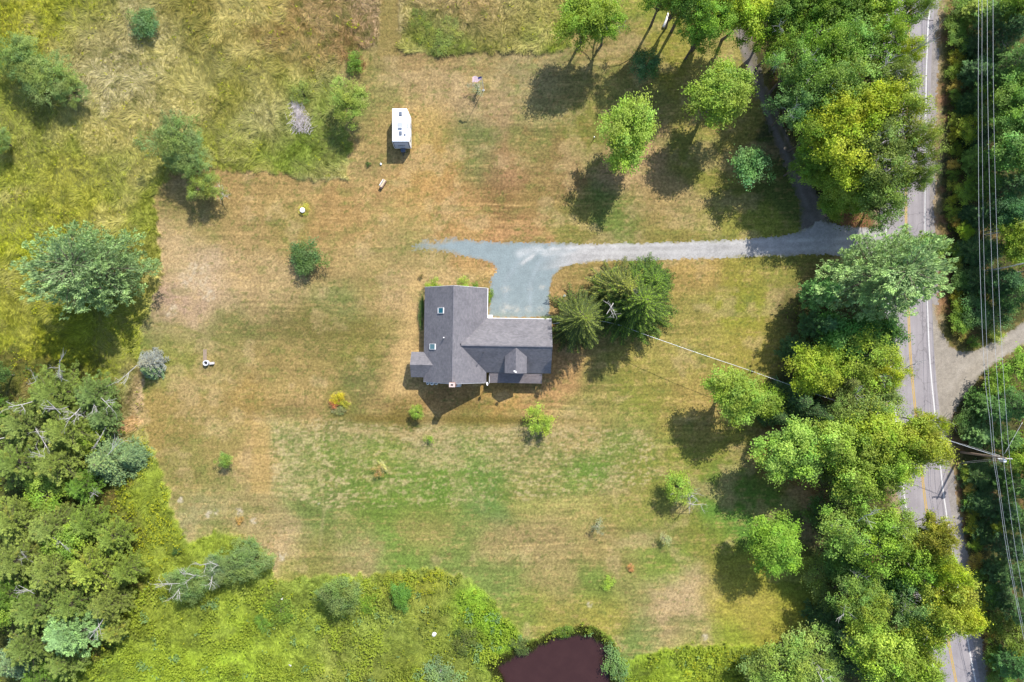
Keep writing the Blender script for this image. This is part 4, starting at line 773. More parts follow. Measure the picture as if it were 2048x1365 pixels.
# -- wood between lane and road
G = "trees of the wood between lane and road"
for a in [('maple', 1480, 28, 50, 14, 'yel', "yellow crown at the top edge where the lane begins"), ('maple', 1545, 30, 52, 14, 'mid', "dark maple at the top edge right of the lane"), ('ash', 1540, 90, 46, 13, 'green', "green crown right of the lane's shaded top"),
          ('maple', 1610, 30, 50, 15, 'green', "green maple at the top edge in the middle of the wood"), ('maple', 1675, 22, 48, 15, 'mid', "dark green crown at the top edge left of the road"), ('maple', 1735, 22, 42, 15, 'lime', "lime crown at the top edge near the road"),
          ('ash', 1570, 145, 54, 15, (0.1,0.175,0.0351), "pale green broad crown beside the round lawn maple"), ('ash', 1640, 100, 54, 16, 'green', "green crown in the upper middle of the wood"), ('ash', 1700, 90, 52, 16, (0.1,0.17,0.0351), "grey green crown left of the road near the top"),
          ('ash', 1812, 30, 40, 16, (0.11,0.165,0.0312), "crown reaching over the road at the top edge"), ('ash', 1765, 85, 40, 16, 'green', "crown overhanging the road's left lane near the top"), ('ash', 1800, 118, 32, 16, 'yel', "yellowish thin crown over the road's centre line"),
          ('ash', 1575, 215, 52, 14, (0.085,0.15,0.039), "blue green crown beside the middle of the lane"), ('ash', 1640, 175, 56, 16, (0.1,0.17,0.0312), "green crown in the heart of the upper wood"), ('ash', 1710, 165, 56, 16, (0.12,0.18,0.0351), "broad pale crown left of the thin yellowish one"),
          ('maple', 1610, 270, 46, 14, 'green', "green crown left of the big yellow maples"), ('maple', 1665, 240, 54, 16, 'yel', "upper yellow maple in the middle of the wood"), ('maple', 1725, 235, 54, 17, 'yel', "broad yellow maple next to the road"),
          ('ash', 1782, 225, 50, 17, (0.15,0.19,0.0273), "yellow green crown reaching the centre line"), ('ash', 1780, 165, 36, 16, 'olive', "thin olive crown above the broad yellow one, over the road edge"), ('maple', 1680, 305, 56, 16, (0.19,0.225,0.022), "brightest yellow maple in the lower middle of the wood"),
          ('ash', 1750, 290, 54, 17, 'olive', "olive green crown right of the brightest yellow maple"), ('ash', 1828, 290, 42, 17, (0.14,0.175,0.0312), "thin crown stretching right across the road"), ('ash', 1590, 330, 34, 11, 'mid', "dark low crown at the lane's right side"),
          ('maple', 1645, 345, 40, 10, 'lime', "lime maple edge above the lane's lower end"), ('maple', 1690, 365, 46, 10, 'lime', "lime maple just above the driveway's mouth"), ('ash', 1760, 350, 50, 16, (0.11,0.15,0.0312), "sparse greyish crown over the road's left line"),
          ('ash', 1822, 355, 34, 15, 'olive', "small sparse crown over the road's right lane"), ('maple', 1665, 405, 30, 6, 'lime', "low lime tree at the corner of lane and driveway"), ('ash', 1760, 405, 44, 14, (0.1,0.15,0.0351), "sparse crown above the giant roadside pine"), ('young', 1720, 405, 28, 6, 'green', "small green tree between the lane corner and the road")]:
    k, x, y, r, h, tn, lb = a; r *= .84 if (y < 340 and 1500 < x < 1620) else 1; x += 14 * (y < 340 and 1500 < x < 1620); r *= .86 if x - (1815 if y < 700 else 1815 + (y - 700) * .12) > -30 else 1; r *= .9 if (y > 800 and x > 1760) else 1; T_(k, x, y, r, h, tn, lb, group=G, dead=2 if k == 'ash' else 0, pale=(k == 'ash'))
T_('bigpine', 1772, 550, 150, 19, (.105, .150, .060), "giant blue green pine hanging over the driveway mouth and the road", rot=.3, zc=12.5, ry=112); T_('pine', 1850, 500, 50, 15, (0.13,0.19,0.0468), "yellowish pine top over the road right of the giant pine", zc=11)
T_('pine', 1640, 585, 40, 12, (0.09,0.17,0.0546), "pine branch end left of the giant pine over the lawn shadow", zc=7)
G = "trees of the strip between lawn and road"
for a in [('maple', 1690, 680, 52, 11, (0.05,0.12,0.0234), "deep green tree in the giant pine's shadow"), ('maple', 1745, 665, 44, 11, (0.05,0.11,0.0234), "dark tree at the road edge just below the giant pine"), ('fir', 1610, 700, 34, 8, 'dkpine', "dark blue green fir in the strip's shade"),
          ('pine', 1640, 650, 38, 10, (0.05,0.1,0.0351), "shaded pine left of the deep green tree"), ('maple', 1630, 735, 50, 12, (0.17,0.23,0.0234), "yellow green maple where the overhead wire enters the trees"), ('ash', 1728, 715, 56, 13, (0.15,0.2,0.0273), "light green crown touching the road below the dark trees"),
          ('ash', 1768, 745, 34, 12, 'yel', "yellow crown end touching the white road line"), ('spruce', 1690, 762, 42, 12, (0.13,0.16,0.0546), "greyish spruce between the yellow green maple and the road"), ('maple', 1474, 790, 52, 11, 'lime', "round bright lime maple at the lawn's right edge"),
          ('young', 1530, 800, 30, 8, 'green', "green tree tucked behind the round lime maple"), ('fir', 1600, 800, 44, 11, 'dkpine', "dark fir in the hollow below the wire"), ('fir', 1640, 830, 40, 11, 'dkpine', "dark fir right of the hollow"),
          ('fir', 1560, 835, 30, 9, 'dkpine', "dark small fir right of the round lime maple"), ('ash', 1692, 822, 44, 12, (0.1,0.14,0.0312), "olive crown in the middle of the strip"), ('ash', 1745, 805, 46, 13, (0.12,0.17,0.039), "pale green crown left of the road near the side road"),
          ('maple', 1580, 900, 58, 12, (0.13,0.2,0.0312), "broad light green maple at the lawn's right edge, below the lime one"), ('maple', 1682, 880, 52, 14, 'lime', "lime crown left of the big yellow green roadside maple"), ('maple', 1750, 870, 56, 15, (0.18,0.23,0.025), "yellow green maple beside the road"),
          ('maple', 1822, 880, 60, 17, (0.19,0.225,0.025), "big yellow green maple spreading over the whole road"), ('maple', 1782, 925, 42, 16, 'lime', "lower part crown of trees over the road's centre line"), ('maple', 1720, 945, 54, 14, 'lime', "lime maple left of the open road stretch"),
          ('ash', 1850, 845, 30, 15, 'yel', "yellow crown tip above the road opposite the pole"), ('ash', 1660, 935, 34, 8, (0.1,0.13,0.0312), "low olive bushy tree in the gap of the strip"), ('maple', 1548, 1085, 50, 10, (0.11,0.19,0.0234), "green maple alone on the lawn's lower right"),
          ('ash', 1690, 1050, 56, 14, (0.12,0.19,0.0351), "pale green crown under the open road stretch"), ('ash', 1750, 1075, 56, 15, 'green', "green crown left of the olive roadside crown"), ('ash', 1775, 1055, 46, 15, (0.11,0.17,0.0273), "green crown reaching the road's left line"),
          ('maple', 1850, 1075, 50, 17, (0.17,0.175,0.0234), "olive yellow crown over the road's right lane"), ('maple', 1815, 1115, 52, 15, 'green', "green crown over the road below the olive yellow one"), ('maple', 1870, 1130, 40, 17, 'yel', "yellow crown spreading over the right white line"),
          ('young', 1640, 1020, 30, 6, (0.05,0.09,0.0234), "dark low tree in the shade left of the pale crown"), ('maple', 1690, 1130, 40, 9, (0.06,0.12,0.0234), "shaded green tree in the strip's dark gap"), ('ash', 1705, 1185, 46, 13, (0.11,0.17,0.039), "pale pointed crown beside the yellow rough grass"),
          ('maple', 1720, 1215, 42, 13, 'lime', "lime crown above the fallen birch logs"), ('maple', 1775, 1180, 46, 12, (0.05,0.11,0.0273), "dark green tree in the middle of the lower strip"), ('ash', 1810, 1200, 48, 14, (0.11,0.17,0.0468), "bluish green crown left of the large yellow maple"),
          ('maple', 1872, 1190, 62, 17, (0.2,0.23,0.03), "large yellow maple leaning over the lower road"), ('maple', 1900, 1225, 44, 17, 'yel', "yellow crown end over the lower right lane"), ('maple', 1840, 1250, 50, 15, (0.15,0.2,0.025), "lime yellow crown left of the lower open road"),
          ('fir', 1680, 1265, 46, 11, 'dkpine', "dark fir above the fallen birch logs"), ('maple', 1750, 1290, 56, 14, 'lime', "lime maple in the bottom strip"), ('maple', 1805, 1320, 50, 14, (0.14,0.2,0.0234), "bright crown left of the road's bottom end"),
          ('fir', 1715, 1335, 40, 11, 'dkpine', "dark fir at the bottom edge right of the logs"), ('ash', 1588, 1320, 64, 9, (0.13,0.19,0.039), "wide pale green crown at the bottom edge beside the logs"), ('young', 1510, 1335, 34, 6, 'olive', "olive bushy tree at the bottom edge among the flowers"),
          ('ash', 1640, 1345, 40, 9, (0.12,0.18,0.039), "pale crown at the bottom edge touching the logs"), ('ash', 1770, 1360, 44, 13, 'green', "green crown cut by the bottom edge"), ('ash', 1840, 1355, 40, 13, 'olive', "olive crown at the bottom edge beside the white line"),
          ('young', 1630, 1140, 30, 5, 'olive', "low yellow green bush tree at the rough grass edge"), ('young', 1655, 1190, 28, 5, 'olive', "low olive tree where the rough grass meets the strip")]:
    k, x, y, r, h, tn, lb = a; r *= .84 if (y < 340 and 1500 < x < 1620) else 1; x += 14 * (y < 340 and 1500 < x < 1620); r *= .86 if x - (1815 if y < 700 else 1815 + (y - 700) * .12) > -30 else 1; r *= .9 if (y > 800 and x > 1760) else 1; T_(k, x, y, r, h, tn, lb, group=G, dead=2 if k == 'ash' else 0, pale=(k == 'ash'))
# -- wood across the road
G = "trees of the wood across the road"
for a in [('young', 1915, 12, 24, 5, 'mid', "low green tree at the top edge beside the red verge"), ('pine', 1945, 22, 34, 8, (0.15,0.2,0.039), "yellow green pine top under the wires at the top edge"), ('young', 1908, 45, 22, 4, 'mid', "low green tree second from the top on the red verge"), ('young', 1912, 80, 20, 4, 'mid', "low tree third from the top on the verge"),
          ('pine', 1990, 30, 40, 11, 'pine', "pine right of the wires at the top edge"), ('bare', 2038, 45, 34, 11, None, "grey dead tree top in the top right corner"), ('maple', 2040, 15, 36, 12, 'lime', "lime crown in the top right corner"),
          ('pine', 2015, 65, 38, 12, (0.055,0.1,0.039), "dark pine below the dead top in the right wood"), ('fir', 1960, 85, 32, 8, 'dkpine', "dark fir under the wires near the top"), ('fir', 1990, 115, 34, 10, 'dkpine', "very dark fir right of the wires, upper"),
          ('pine', 2030, 125, 44, 13, (0.09,0.15,0.0429), "green pine at the right edge, second from the top"), ('pine', 1955, 145, 40, 9, (0.055,0.1,0.039), "dark feathery pine under the wires"), ('pine', 1995, 165, 38, 11, (0.07,0.13,0.039), "feathery pine right of the wires, third row"),
          ('maple', 2035, 190, 44, 13, (0.11,0.18,0.0312), "leafy green crown at the right edge, third row"), ('fir', 1950, 200, 32, 8, 'dkpine', "dark fir between verge and wires"), ('young', 1968, 190, 18, 8, 'lime', "little lime sprig under the wires"), ('pine', 1990, 220, 34, 10, 'pine', "pale sprig pine right of the wires"),
          ('young', 1936, 258, 24, 6, (0.17,0.22,0.025), "yellow green round tree next to the verge bushes"), ('maple', 2032, 245, 44, 13, (0.1,0.175,0.0351), "green crown at the right edge, fourth row"), ('fir', 1975, 265, 34, 9, 'dkpine', "dark fir behind the yellow green round tree"), ('maple', 2030, 305, 46, 13, (0.1,0.18,0.0429), "fresh green crown at the right edge, fifth row"),
          ('pine', 1950, 320, 34, 8, (0.11,0.17,0.039), "light pine left of the wires, in the middle stretch"), ('pine', 1990, 325, 36, 10, (0.08,0.14,0.039), "pine right of the wires, in the middle stretch"), ('young', 1936, 385, 26, 5, (0.12,0.19,0.0312), "light green tree next to the orange bushes"), ('pine', 1975, 370, 36, 9, (0.11,0.17,0.039), "yellowish pine crossed by the wires"),
          ('pine', 2025, 375, 42, 12, (0.05,0.1,0.039), "dark pine at the right edge, sixth row"), ('fir', 1945, 430, 28, 7, 'dkpine', "dark fir above the lime round tree"), ('young', 1926, 462, 17, 4, (0.15,0.225,0.02), "lime round tree between verge and wires"), ('pine', 1985, 430, 36, 10, (0.045,0.09,0.0351), "dark pine just above the birch poles"),
          ('maple', 2030, 425, 36, 12, (0.05,0.11,0.039), "dull green crown above the birch poles"), ('fir', 1950, 500, 34, 8, 'dkpine', "dark fir opposite the giant pine"), ('fir', 1990, 500, 38, 10, 'dkpine', "dark fir between the birch poles"), ('maple', 2035, 490, 38, 12, (0.13,0.19,0.0234), "yellow green crown between the birch poles at the right edge"),
          ('fir', 1960, 560, 36, 8, 'dkpine', "dark fir below the birch poles"), ('pine', 2005, 565, 40, 10, (0.04,0.085,0.0351), "dark pine below the birch poles near the right edge"), ('pine', 2040, 590, 36, 11, (0.06,0.12,0.0351), "pine at the right edge above the side road"), ('young', 1945, 620, 30, 5, (0.05,0.1,0.0273), "dark green tree above the side road"), ('young', 1990, 630, 30, 5, (0.06,0.11,0.0312), "dark tree above the side road, right of the wires"),
          ('young', 1918, 560, 20, 4, (0.06,0.11,0.0273), "low dark tree on the verge beside the giant pine's tip"), ('young', 1920, 640, 22, 3.5, 'green', "low green tree at the corner above the side road"),
          ('young', 2030, 735, 34, 7, (0.1,0.18,0.0234), "fresh green tree below the side road at the right edge"), ('young', 1995, 765, 30, 6, (0.09,0.16,0.0234), "green tree below the side road, crossed by the wires"), ('pine', 1955, 800, 30, 6, (0.06,0.11,0.0312), "dark pine at the side road's lower corner"), ('pine', 1990, 820, 38, 9, (0.08,0.15,0.0468), "blue green pine left of the pole's upper wires"),
          ('pine', 2035, 810, 40, 11, (0.06,0.12,0.0351), "dark pine at the right edge above the pole"), ('young', 1930, 845, 24, 4, 'dark', "low dark tree on the verge above the pole"), ('pine', 1960, 870, 34, 7, (0.09,0.16,0.0507), "pale tipped pine directly above the leaning pole view"), ('pine', 2010, 880, 36, 9, (0.08,0.14,0.039), "pine behind the pole top"),
          ('maple', 2042, 915, 30, 10, 'lime', "lime crown right of the pole top"), ('fir', 1965, 955, 34, 8, 'dkpine', "dark fir below the pole's guy wires"), ('fir', 2005, 960, 36, 9, 'dkpine', "dark fir below the pole top"), ('pine', 2040, 975, 38, 11, (0.06,0.115,0.0351), "pine at the right edge below the pole"),
          ('fir', 1970, 1010, 32, 8, 'dkpine', "dark fir left of the lower wires, first"), ('pine', 2010, 1025, 38, 10, (0.045,0.085,0.039), "dark pine crossed by the lower wires, first"), ('pine', 2045, 1045, 34, 11, (0.06,0.11,0.039), "pine at the right edge, level with the verge shadow"), ('fir', 1980, 1070, 34, 8, 'dkpine', "dark fir left of the lower wires, second"),
          ('pine', 2020, 1095, 38, 10, (0.05,0.09,0.0429), "grey green pine under the lower wires"), ('young', 1995, 1055, 12, 9, 'lime', "tiny lime sprig above the grey green pine"), ('pine', 2000, 1140, 34, 8, (0.05,0.09,0.039), "dark pine left of the wires, third"), ('pine', 2040, 1155, 36, 10, (0.07,0.12,0.0468), "grey pine at the right edge in the lower wood"),
          ('fir', 2015, 1200, 34, 9, 'dkpine', "dark fir near the right edge where the wires leave"), ('pine', 2045, 1225, 32, 10, (0.05,0.1,0.039), "dark pine just below where the wires leave"), ('young', 1985, 1190, 26, 5, (0.06,0.11,0.0234), "low dark tree behind the lower verge bushes"), ('young', 2005, 1250, 28, 5, (0.09,0.13,0.0234), "olive tree in the lower right wood"),
          ('young', 2035, 1275, 30, 6, (0.1,0.14,0.0234), "olive green tree at the right edge near the bottom"), ('pine', 2030, 1330, 38, 8, (0.05,0.11,0.039), "blue green pine in the bottom right corner"), ('young', 1995, 1310, 26, 4, (0.08,0.14,0.0234), "green tree left of the bottom right pine"), ('young', 2000, 1358, 24, 4, (0.09,0.15,0.0234), "green tree cut by the bottom edge in the right wood")]:
    k, x, y, r, h, tn, lb = a; h *= .62 + .3 * max(0, min(1, (x - 1960) / 80)); x += 5 * (x < 1960); h *= .78 if (y > 900 and x < 2020) else 1; T_(k, x, y, r, h, tn, lb, 'dead tree' if k == 'bare' else 'tree', group=G)
# -- bushes along the far verge
G = "bushes along the far verge"; COLS = [(0.19,0.21,0.0234), (0.12,0.18,0.0234), (0.24,0.2,0.045), (0.08,0.14,0.0234), (0.16,0.2,0.0312)]
names = ["yellow", "green", "orange tinged", "dark green", "yellow green"]
VB = [(1905,118),(1902,142),(1904,168),(1903,190),(1900,240),(1903,270),(1902,300),(1899,330),(1900,350),(1901,372),(1898,400),(1899,425),(1905,445),(1906,505),(1904,530),(1905,590),(1908,615),(1916,668),(1940,685),(1985,672),(1925,860),(1930,950),(1933,975),(1936,1000),(1938,1030),(1941,1060),(1944,1090),(1946,1120),(1949,1150),(1954,1180),(1960,1210),(1965,1240),(1972,1270),(1980,1300),(1985,1330),(1990,1355)]
WH = ["at the top, beside the first verge shadow", "just below the first verge shadow", "beside the yellow centre line's open stretch", "above the dark hollow in the wood", "below the dark hollow", "left of the yellow green round tree", "just under the yellow green round tree", "beside the crown that crosses the road",
      "below the crown that crosses the road", "left of the light green tree", "above the reddest verge", "on the reddest verge", "left of the lime round tree", "beside the giant pine's upper tip", "beside the giant pine's middle tip", "beside the giant pine's lower tip", "under the giant pine's lower tip",
      "where the verge turns into the side road", "on the side road's upper edge", "on the side road's upper edge near the right", "just above the guy wires", "beside the pole's shadow", "below the pole's shadow", "next to the rusty verge under the pole", "level with the top of the olive roadside crown",
      "beside the shaded shoulder", "under the shaded shoulder", "beside the double wheel marks", "below the double wheel marks", "level with the large yellow maple", "right of the large yellow maple's tip", "below the large yellow maple's tip", "above the lower open road", "beside the lower open road", "near the bottom edge", "cut by the bottom edge"]
for i, ((x, y), wh) in enumerate(zip(VB, WH)):
    T_('shrub', x + 7, y, rng.uniform(11, 17), rng.uniform(1.0, 1.8), COLS[i % 5], names[i % 5] + " verge bush " + wh, 'bush', group=G)
# ------------------------------------------------------------------ the house
def shingle(name, a, b_, course=.14, dir='v'):
    m, t, b, o = new_mat(name); v = coords(t)
    n1 = ramp(t, noise(t, .5, 5, v, .7), [(.3, a), (.7, b_)])
    br = N(t, "ShaderNodeTexBrick"); br.offset = .5; br.inputs['Scale'].default_value = 1.0; br.inputs['Brick Width'].default_value = .33; br.inputs['Row Height'].default_value = course; br.inputs['Mortar Size'].default_value = .012
    br.inputs['Color1'].default_value = (.84, .84, .84, 1); br.inputs['Color2'].default_value = (1.14, 1.12, 1.12, 1); br.inputs['Mortar'].default_value = (.55, .55, .56, 1); br.inputs['Mortar Smooth'].default_value = .3
    mp = N(t, "ShaderNodeMapping"); t.links.new(v, mp.inputs[0])
    if dir == 'u': mp.inputs['Rotation'].default_value = (0, 0, math.pi / 2)
    t.links.new(mp.outputs[0], br.inputs[0])
    c = mixc(t, 'MULTIPLY', n1, br.outputs[0]); vs = coords(t, (.5, .5, .5) if dir == 'v' else (.4, 2.2, 1))
    c = mixc(t, 'MULTIPLY', c, ramp(t, noise(t, 2.2, 4, vs, .7), [(.3, .88), (.7, 1.1)])); c = mixc(t, 'MULTIPLY', c, ramp(t, noise(t, 18, 3, v, .6), [(.3, .88), (.7, 1.12)]))
    t.links.new(c, b.inputs['Base Color']); b.inputs['Roughness'].default_value = .9; b.inputs['Specular IOR Level'].default_value = .25
    bp = N(t, "ShaderNodeBump"); bp.inputs['Strength'].default_value = .5; bp.inputs['Distance'].default_value = .02; t.links.new(br.outputs['Fac'], bp.inputs['Height']); t.links.new(bp.outputs[0], b.inputs['Normal'])
    return m
M_shU = shingle("shingles", alb(140, 138, 144), alb(158, 155, 160), dir='u'); M_shV = shingle("shingles_wing", alb(140, 138, 143), alb(158, 155, 159), dir='v')
M_shP = shingle("porch_shingles", alb(134, 130, 134), alb(160, 148, 146), dir='v')
M_wall = plain("clapboard", (.50, .49, .46), .7, var=.06, scale=2, bump=.2); M_trim = plain("white_trim", (.80, .80, .80), .5, var=.03)
M_brick, t, b, o = new_mat("brick"); v = coords(t); br = N(t, "ShaderNodeTexBrick"); br.inputs['Scale'].default_value = 4.5; br.inputs['Color1'].default_value = (.36, .14, .09, 1); br.inputs['Color2'].default_value = (.46, .22, .15, 1); br.inputs['Mortar'].default_value = (.5, .47, .43, 1); t.links.new(v, br.inputs[0]); t.links.new(br.outputs[0], b.inputs['Base Color']); b.inputs['Roughness'].default_value = .9
M_conc = plain("concrete", (.46, .45, .44), .9, var=.15, bump=.3); M_black = plain("black_rubber", (.02, .02, .022), .7); M_dark = plain("dark_metal", (.05, .055, .06), .5, .6)
M_glass, t, b, o = new_mat("skylight_glass"); b.inputs['Base Color'].default_value = (.02, .12, .17, 1); b.inputs['Roughness'].default_value = .06; b.inputs['Specular IOR Level'].default_value = .8; b.inputs['Coat Weight'].default_value = .5
M_metal = plain("grey_metal", (.5, .51, .52), .35, .8, var=.08); M_chrome = plain("galvanised", (.42, .44, .46), .5, .5, var=.1)

ox, oy = -8.92, -.60; hang = math.radians(-.9)
house = tag(empty("house", (ox, oy, 0), hang), "grey shingled house with crossed gable roofs beside the gravel yard", "house")
ZR, ZE, HU = 6.8, 2.5, 4.95; km = (ZR - ZE) / HU; V0, V1 = -5.9, 9.0
WR, WH_, WE = 5.93, 4.28, 15.1; kw = (WR - ZE) / WH_
uv = (ZR - WR) / km                                             # where the wing's ridge dies into the main slope
e = .004
# main roof: west slope with the west bay's valley cut in, east slope with the wing's valley cut in
BV, BR_, BH = -3.2, 3.92, 2.0; bu = -(ZR - BR_) / km
r = MB()
r.slab([(0, V0, ZR), (0, V1, ZR), (-HU, V1, ZE), (-HU, BV + BH, ZE), (bu, BV, BR_), (-HU, BV - BH, ZE), (-HU, V0, ZE)], .16)
r.slab([(0, V1, ZR), (0, V0, ZR), (HU, V0, ZE), (HU, -WH_, ZE), (uv, 0, WR), (HU, WH_, ZE), (HU, V1, ZE)], .16)
main_roof = r.build("roof", M_shU, house)
r = MB(); r.slab([(uv, 0, WR), (HU, -WH_, ZE), (WE, -WH_, ZE), (WE, 0, WR)], .16)
r.slab([(uv, 0, WR), (WE, 0, WR), (WE, WH_, ZE), (HU, WH_, ZE)], .16); wing_roof = r.build("wing_roof", M_shV, house)
r = MB(); r.slab([(-6.9, BV, BR_), (bu, BV, BR_), (-HU, BV + BH, ZE), (-6.9, BV + BH, ZE)], .14); r.slab([(bu, BV, BR_), (-6.9, BV, BR_), (-6.9, BV - BH, ZE), (-HU, BV - BH, ZE)], .14); r.build("bay_roof", M_shV, house)
# dormer
DU, DW, DZ, DE_ = 9.55, 1.70, 5.74, 4.62; dvr = -(WR - DZ) / kw; dve = -(WR - DE_) / kw; DV = -4.22
r = MB(); r.slab([(DU, dvr, DZ), (DU, DV, DZ), (DU - DW, DV, DE_), (DU - DW, dve, DE_)][::-1], .11); r.slab([(DU, DV, DZ), (DU, dvr, DZ), (DU + DW, dve, DE_), (DU + DW, DV, DE_)][::-1], .11); dr = r.build("dormer_roof", M_shU, house)
r = MB(); a = .22
r.add([(DU - DW + a, DV + .12, ZE), (DU + DW - a, DV + .12, ZE), (DU + DW - a, DV + .12, DE_ - .02), (DU, DV + .12, DZ - .22), (DU - DW + a, DV + .12, DE_ - .02),
       (DU - DW + a, dve, ZE), (DU + DW - a, dve, ZE), (DU + DW - a, dve, DE_ - .05), (DU, dve, DZ - .25), (DU - DW + a, dve, DE_ - .05)],
      [(0, 1, 2, 3, 4), (1, 6, 7, 2), (0, 4, 9, 5), (9, 8, 7, 6, 5), (4, 3, 8, 9), (3, 2, 7, 8)]); r.build("dormer_wall", M_wall, house)
# walls under the roofs, closed gables
i_ = .38
def gable_body(u0, u1, v0, v1, zr, ze, axis, k):
    m = MB(); 
    if axis == 'v':
        mid = (u0 + u1) / 2
        vs = [(u0, v0, 0), (u1, v0, 0), (u1, v0, ze), (mid, v0, zr), (u0, v0, ze), (u0, v1, 0), (u1, v1, 0), (u1, v1, ze), (mid, v1, zr), (u0, v1, ze)]
    else:
        mid = (v0 + v1) / 2
        vs = [(u0, v1, 0), (u0, v0, 0), (u0, v0, ze), (u0, mid, zr), (u0, v1, ze), (u1, v1, 0), (u1, v0, 0), (u1, v0, ze), (u1, mid, zr), (u1, v1, ze)]
    return m.add(vs, [(0, 1, 2, 3, 4), (9, 8, 7, 6, 5), (1, 6, 7, 2), (0, 4, 9, 5), (4, 3, 8, 9), (3, 2, 7, 8), (0, 5, 6, 1)])
gable_body(-HU + i_, HU - i_, V0 + i_, V1 - i_, ZR - .24, ZE + i_ * km - .24, 'v', 0).build("wall", M_wall, house)
gable_body(HU - i_, WE - i_, -WH_ + i_, WH_ - i_, WR - .24, ZE + i_ * kw - .24, 'u', 0).build("wing_wall", M_wall, house)
gable_body(-6.9 + .3, -HU + i_ - .003, BV - BH + .25, BV + BH - .25, BR_ - .2, ZE + .25 * .71 - .2, 'u', 0).build("bay_wall", M_wall, house)
# ridge caps, white gutters and trims
MB().box(-.10, .10, V0 - .01, V1 + .01, ZR - .03, ZR + .025).build("ridge_cap", M_shU, house); MB().box(uv - .2, WE + .01, -.10, .10, WR - .05, WR + .025).build("ridge_cap", M_shV, house)
MB().box(HU - .01, HU + .08, WH_ + .08, V1, ZE - .15, ZE - .02).build("gutter", M_trim, house); MB().box(HU + .08, WE, WH_ - .01, WH_ + .08, ZE - .15, ZE - .02).build("gutter", M_trim, house)
for (u0, u1) in ((-HU, 0), (0, HU)):
    for vv in (V0 - .035, V1):
        z0, z1 = (ZE, ZR) if u0 < 0 else (ZR, ZE); m = MB(); m.add([(u0, vv, z0 - .03), (u1, vv, z1 - .03), (u1, vv, z1 - .25), (u0, vv, z0 - .25), (u0, vv + .035, z0 - .03), (u1, vv + .035, z1 - .03), (u1, vv + .035, z1 - .25), (u0, vv + .035, z0 - .25)], [(0, 1, 2, 3), (7, 6, 5, 4), (4, 5, 1, 0), (3, 2, 6, 7), (0, 3, 7, 4), (1, 5, 6, 2)]); m.build("rake_board", M_trim, house)
# door canopy in the inner corner
MB().box(HU + .14, HU + .85, WH_ + .13, WH_ + .52, 2.35, 2.43).build("door_canopy", M_trim, house)
# garage doors to the yard, windows
for u in (7.3, 11.4):
    d = MB().box(u - 1.25, u + 1.25, WH_ - i_ + .003, WH_ - i_ + .05, 0.02, 2.15).build("garage_door", M_trim, house)
def window(x, y, z, w_, h_, axis, sgn):
    m = MB(); g = MB(); t_ = .05
    if axis == 'u': m.box(x, x + sgn * t_, y - w_ / 2, y + w_ / 2, z, z + h_) if sgn > 0 else m.box(x - t_, x, y - w_ / 2, y + w_ / 2, z, z + h_); (g.box(x + t_, x + t_ + .01, y - w_ / 2 + .08, y + w_ / 2 - .08, z + .08, z + h_ - .08) if sgn > 0 else g.box(x - t_ - .01, x - t_, y - w_ / 2 + .08, y + w_ / 2 - .08, z + .08, z + h_ - .08))
    else: (m.box(x - w_ / 2, x + w_ / 2, y, y + t_, z, z + h_) if sgn > 0 else m.box(x - w_ / 2, x + w_ / 2, y - t_, y, z, z + h_)); (g.box(x - w_ / 2 + .08, x + w_ / 2 - .08, y + t_, y + t_ + .01, z + .08, z + h_ - .08) if sgn > 0 else g.box(x - w_ / 2 + .08, x + w_ / 2 - .08, y - t_ - .01, y - t_, z + .08, z + h_ - .08))
    f = m.build("window", M_trim, house); g.build("pane", M_glass, f)
for vv in (7, 4.5, 1.2): window(-HU + i_, vv, .9, 1.0, 1.2, 'u', -1)
for uu in (-2.6, 2.4): window(uu, V1 - i_, .9, 1.1, 1.2, 'v', 1); window(uu, V0 + i_, .9, 1.1, 1.2, 'v', -1)
window(0, V1 - i_, 3.6, 1.0, 1.1, 'v', 1); window(DU, DV + .12, 3.3, 1.2, 1.1, 'v', -1); window(WE - i_, 0, .9, 1.2, 1.2, 'u', 1)
# porch roof and posts
PZ0, PZ1 = 2.36, 2.02; r = MB(); r.slab([(5.45, -4.36, PZ0), (5.45, -5.92, PZ1), (13.75, -5.92, PZ1), (13.75, -4.36, PZ0)], .12); pr = r.build("porch_roof", M_shP, house)
MB().box(5.40, 5.46 - .012, -5.9, -4.4, 1.98, 2.2).build("porch_fascia", M_trim, house)
for u in (5.6, 8.3, 11, 13.6): MB().box(u - .06, u + .06, -5.8, -5.68, 0, 1.95).build("porch_post", M_trim, house)
MB().box(5.5, 13.7, -5.85, -WH_ + i_ - .003, 0.02, .25).build("porch_floor", plain("deck_boards", (.28, .22, .17), .8, bump=.3), house)
# chimney on the south gable
ch = MB().box(-.42, .42, -6.32, -5.68, 0, 7.45).build("chimney", M_brick, house)
c = MB(); c.box(-.43, .43, -6.33, -6.12, 7.45, 7.55); c.box(-.43, .43, -5.88, -5.67, 7.45, 7.55); c.box(-.43, -.20, -6.119, -5.881, 7.45, 7.55); c.box(.20, .43, -6.119, -5.881, 7.45, 7.55); c.build("cap", plain("pale_mortar", (.48, .38, .34), .9), ch)
MB().box(-.199, .199, -6.118, -5.882, 7.451, 7.47).build("flue", M_black, ch)
s = MB(); s.add([(-.9, -6.62, 0), (.9, -6.62, 0), (.9, -5.93, 0), (-.9, -5.93, 0), (-.9, -6.62, 2.5), (.9, -6.62, 2.5), (.9, -5.93, 3.0), (-.9, -5.93, 3.0)], [(0, 3, 2, 1), (4, 5, 6, 7), (0, 1, 5, 4), (1, 2, 6, 5), (2, 3, 7, 6), (3, 0, 4, 7)]); s.build("chimney_base", M_conc, house)
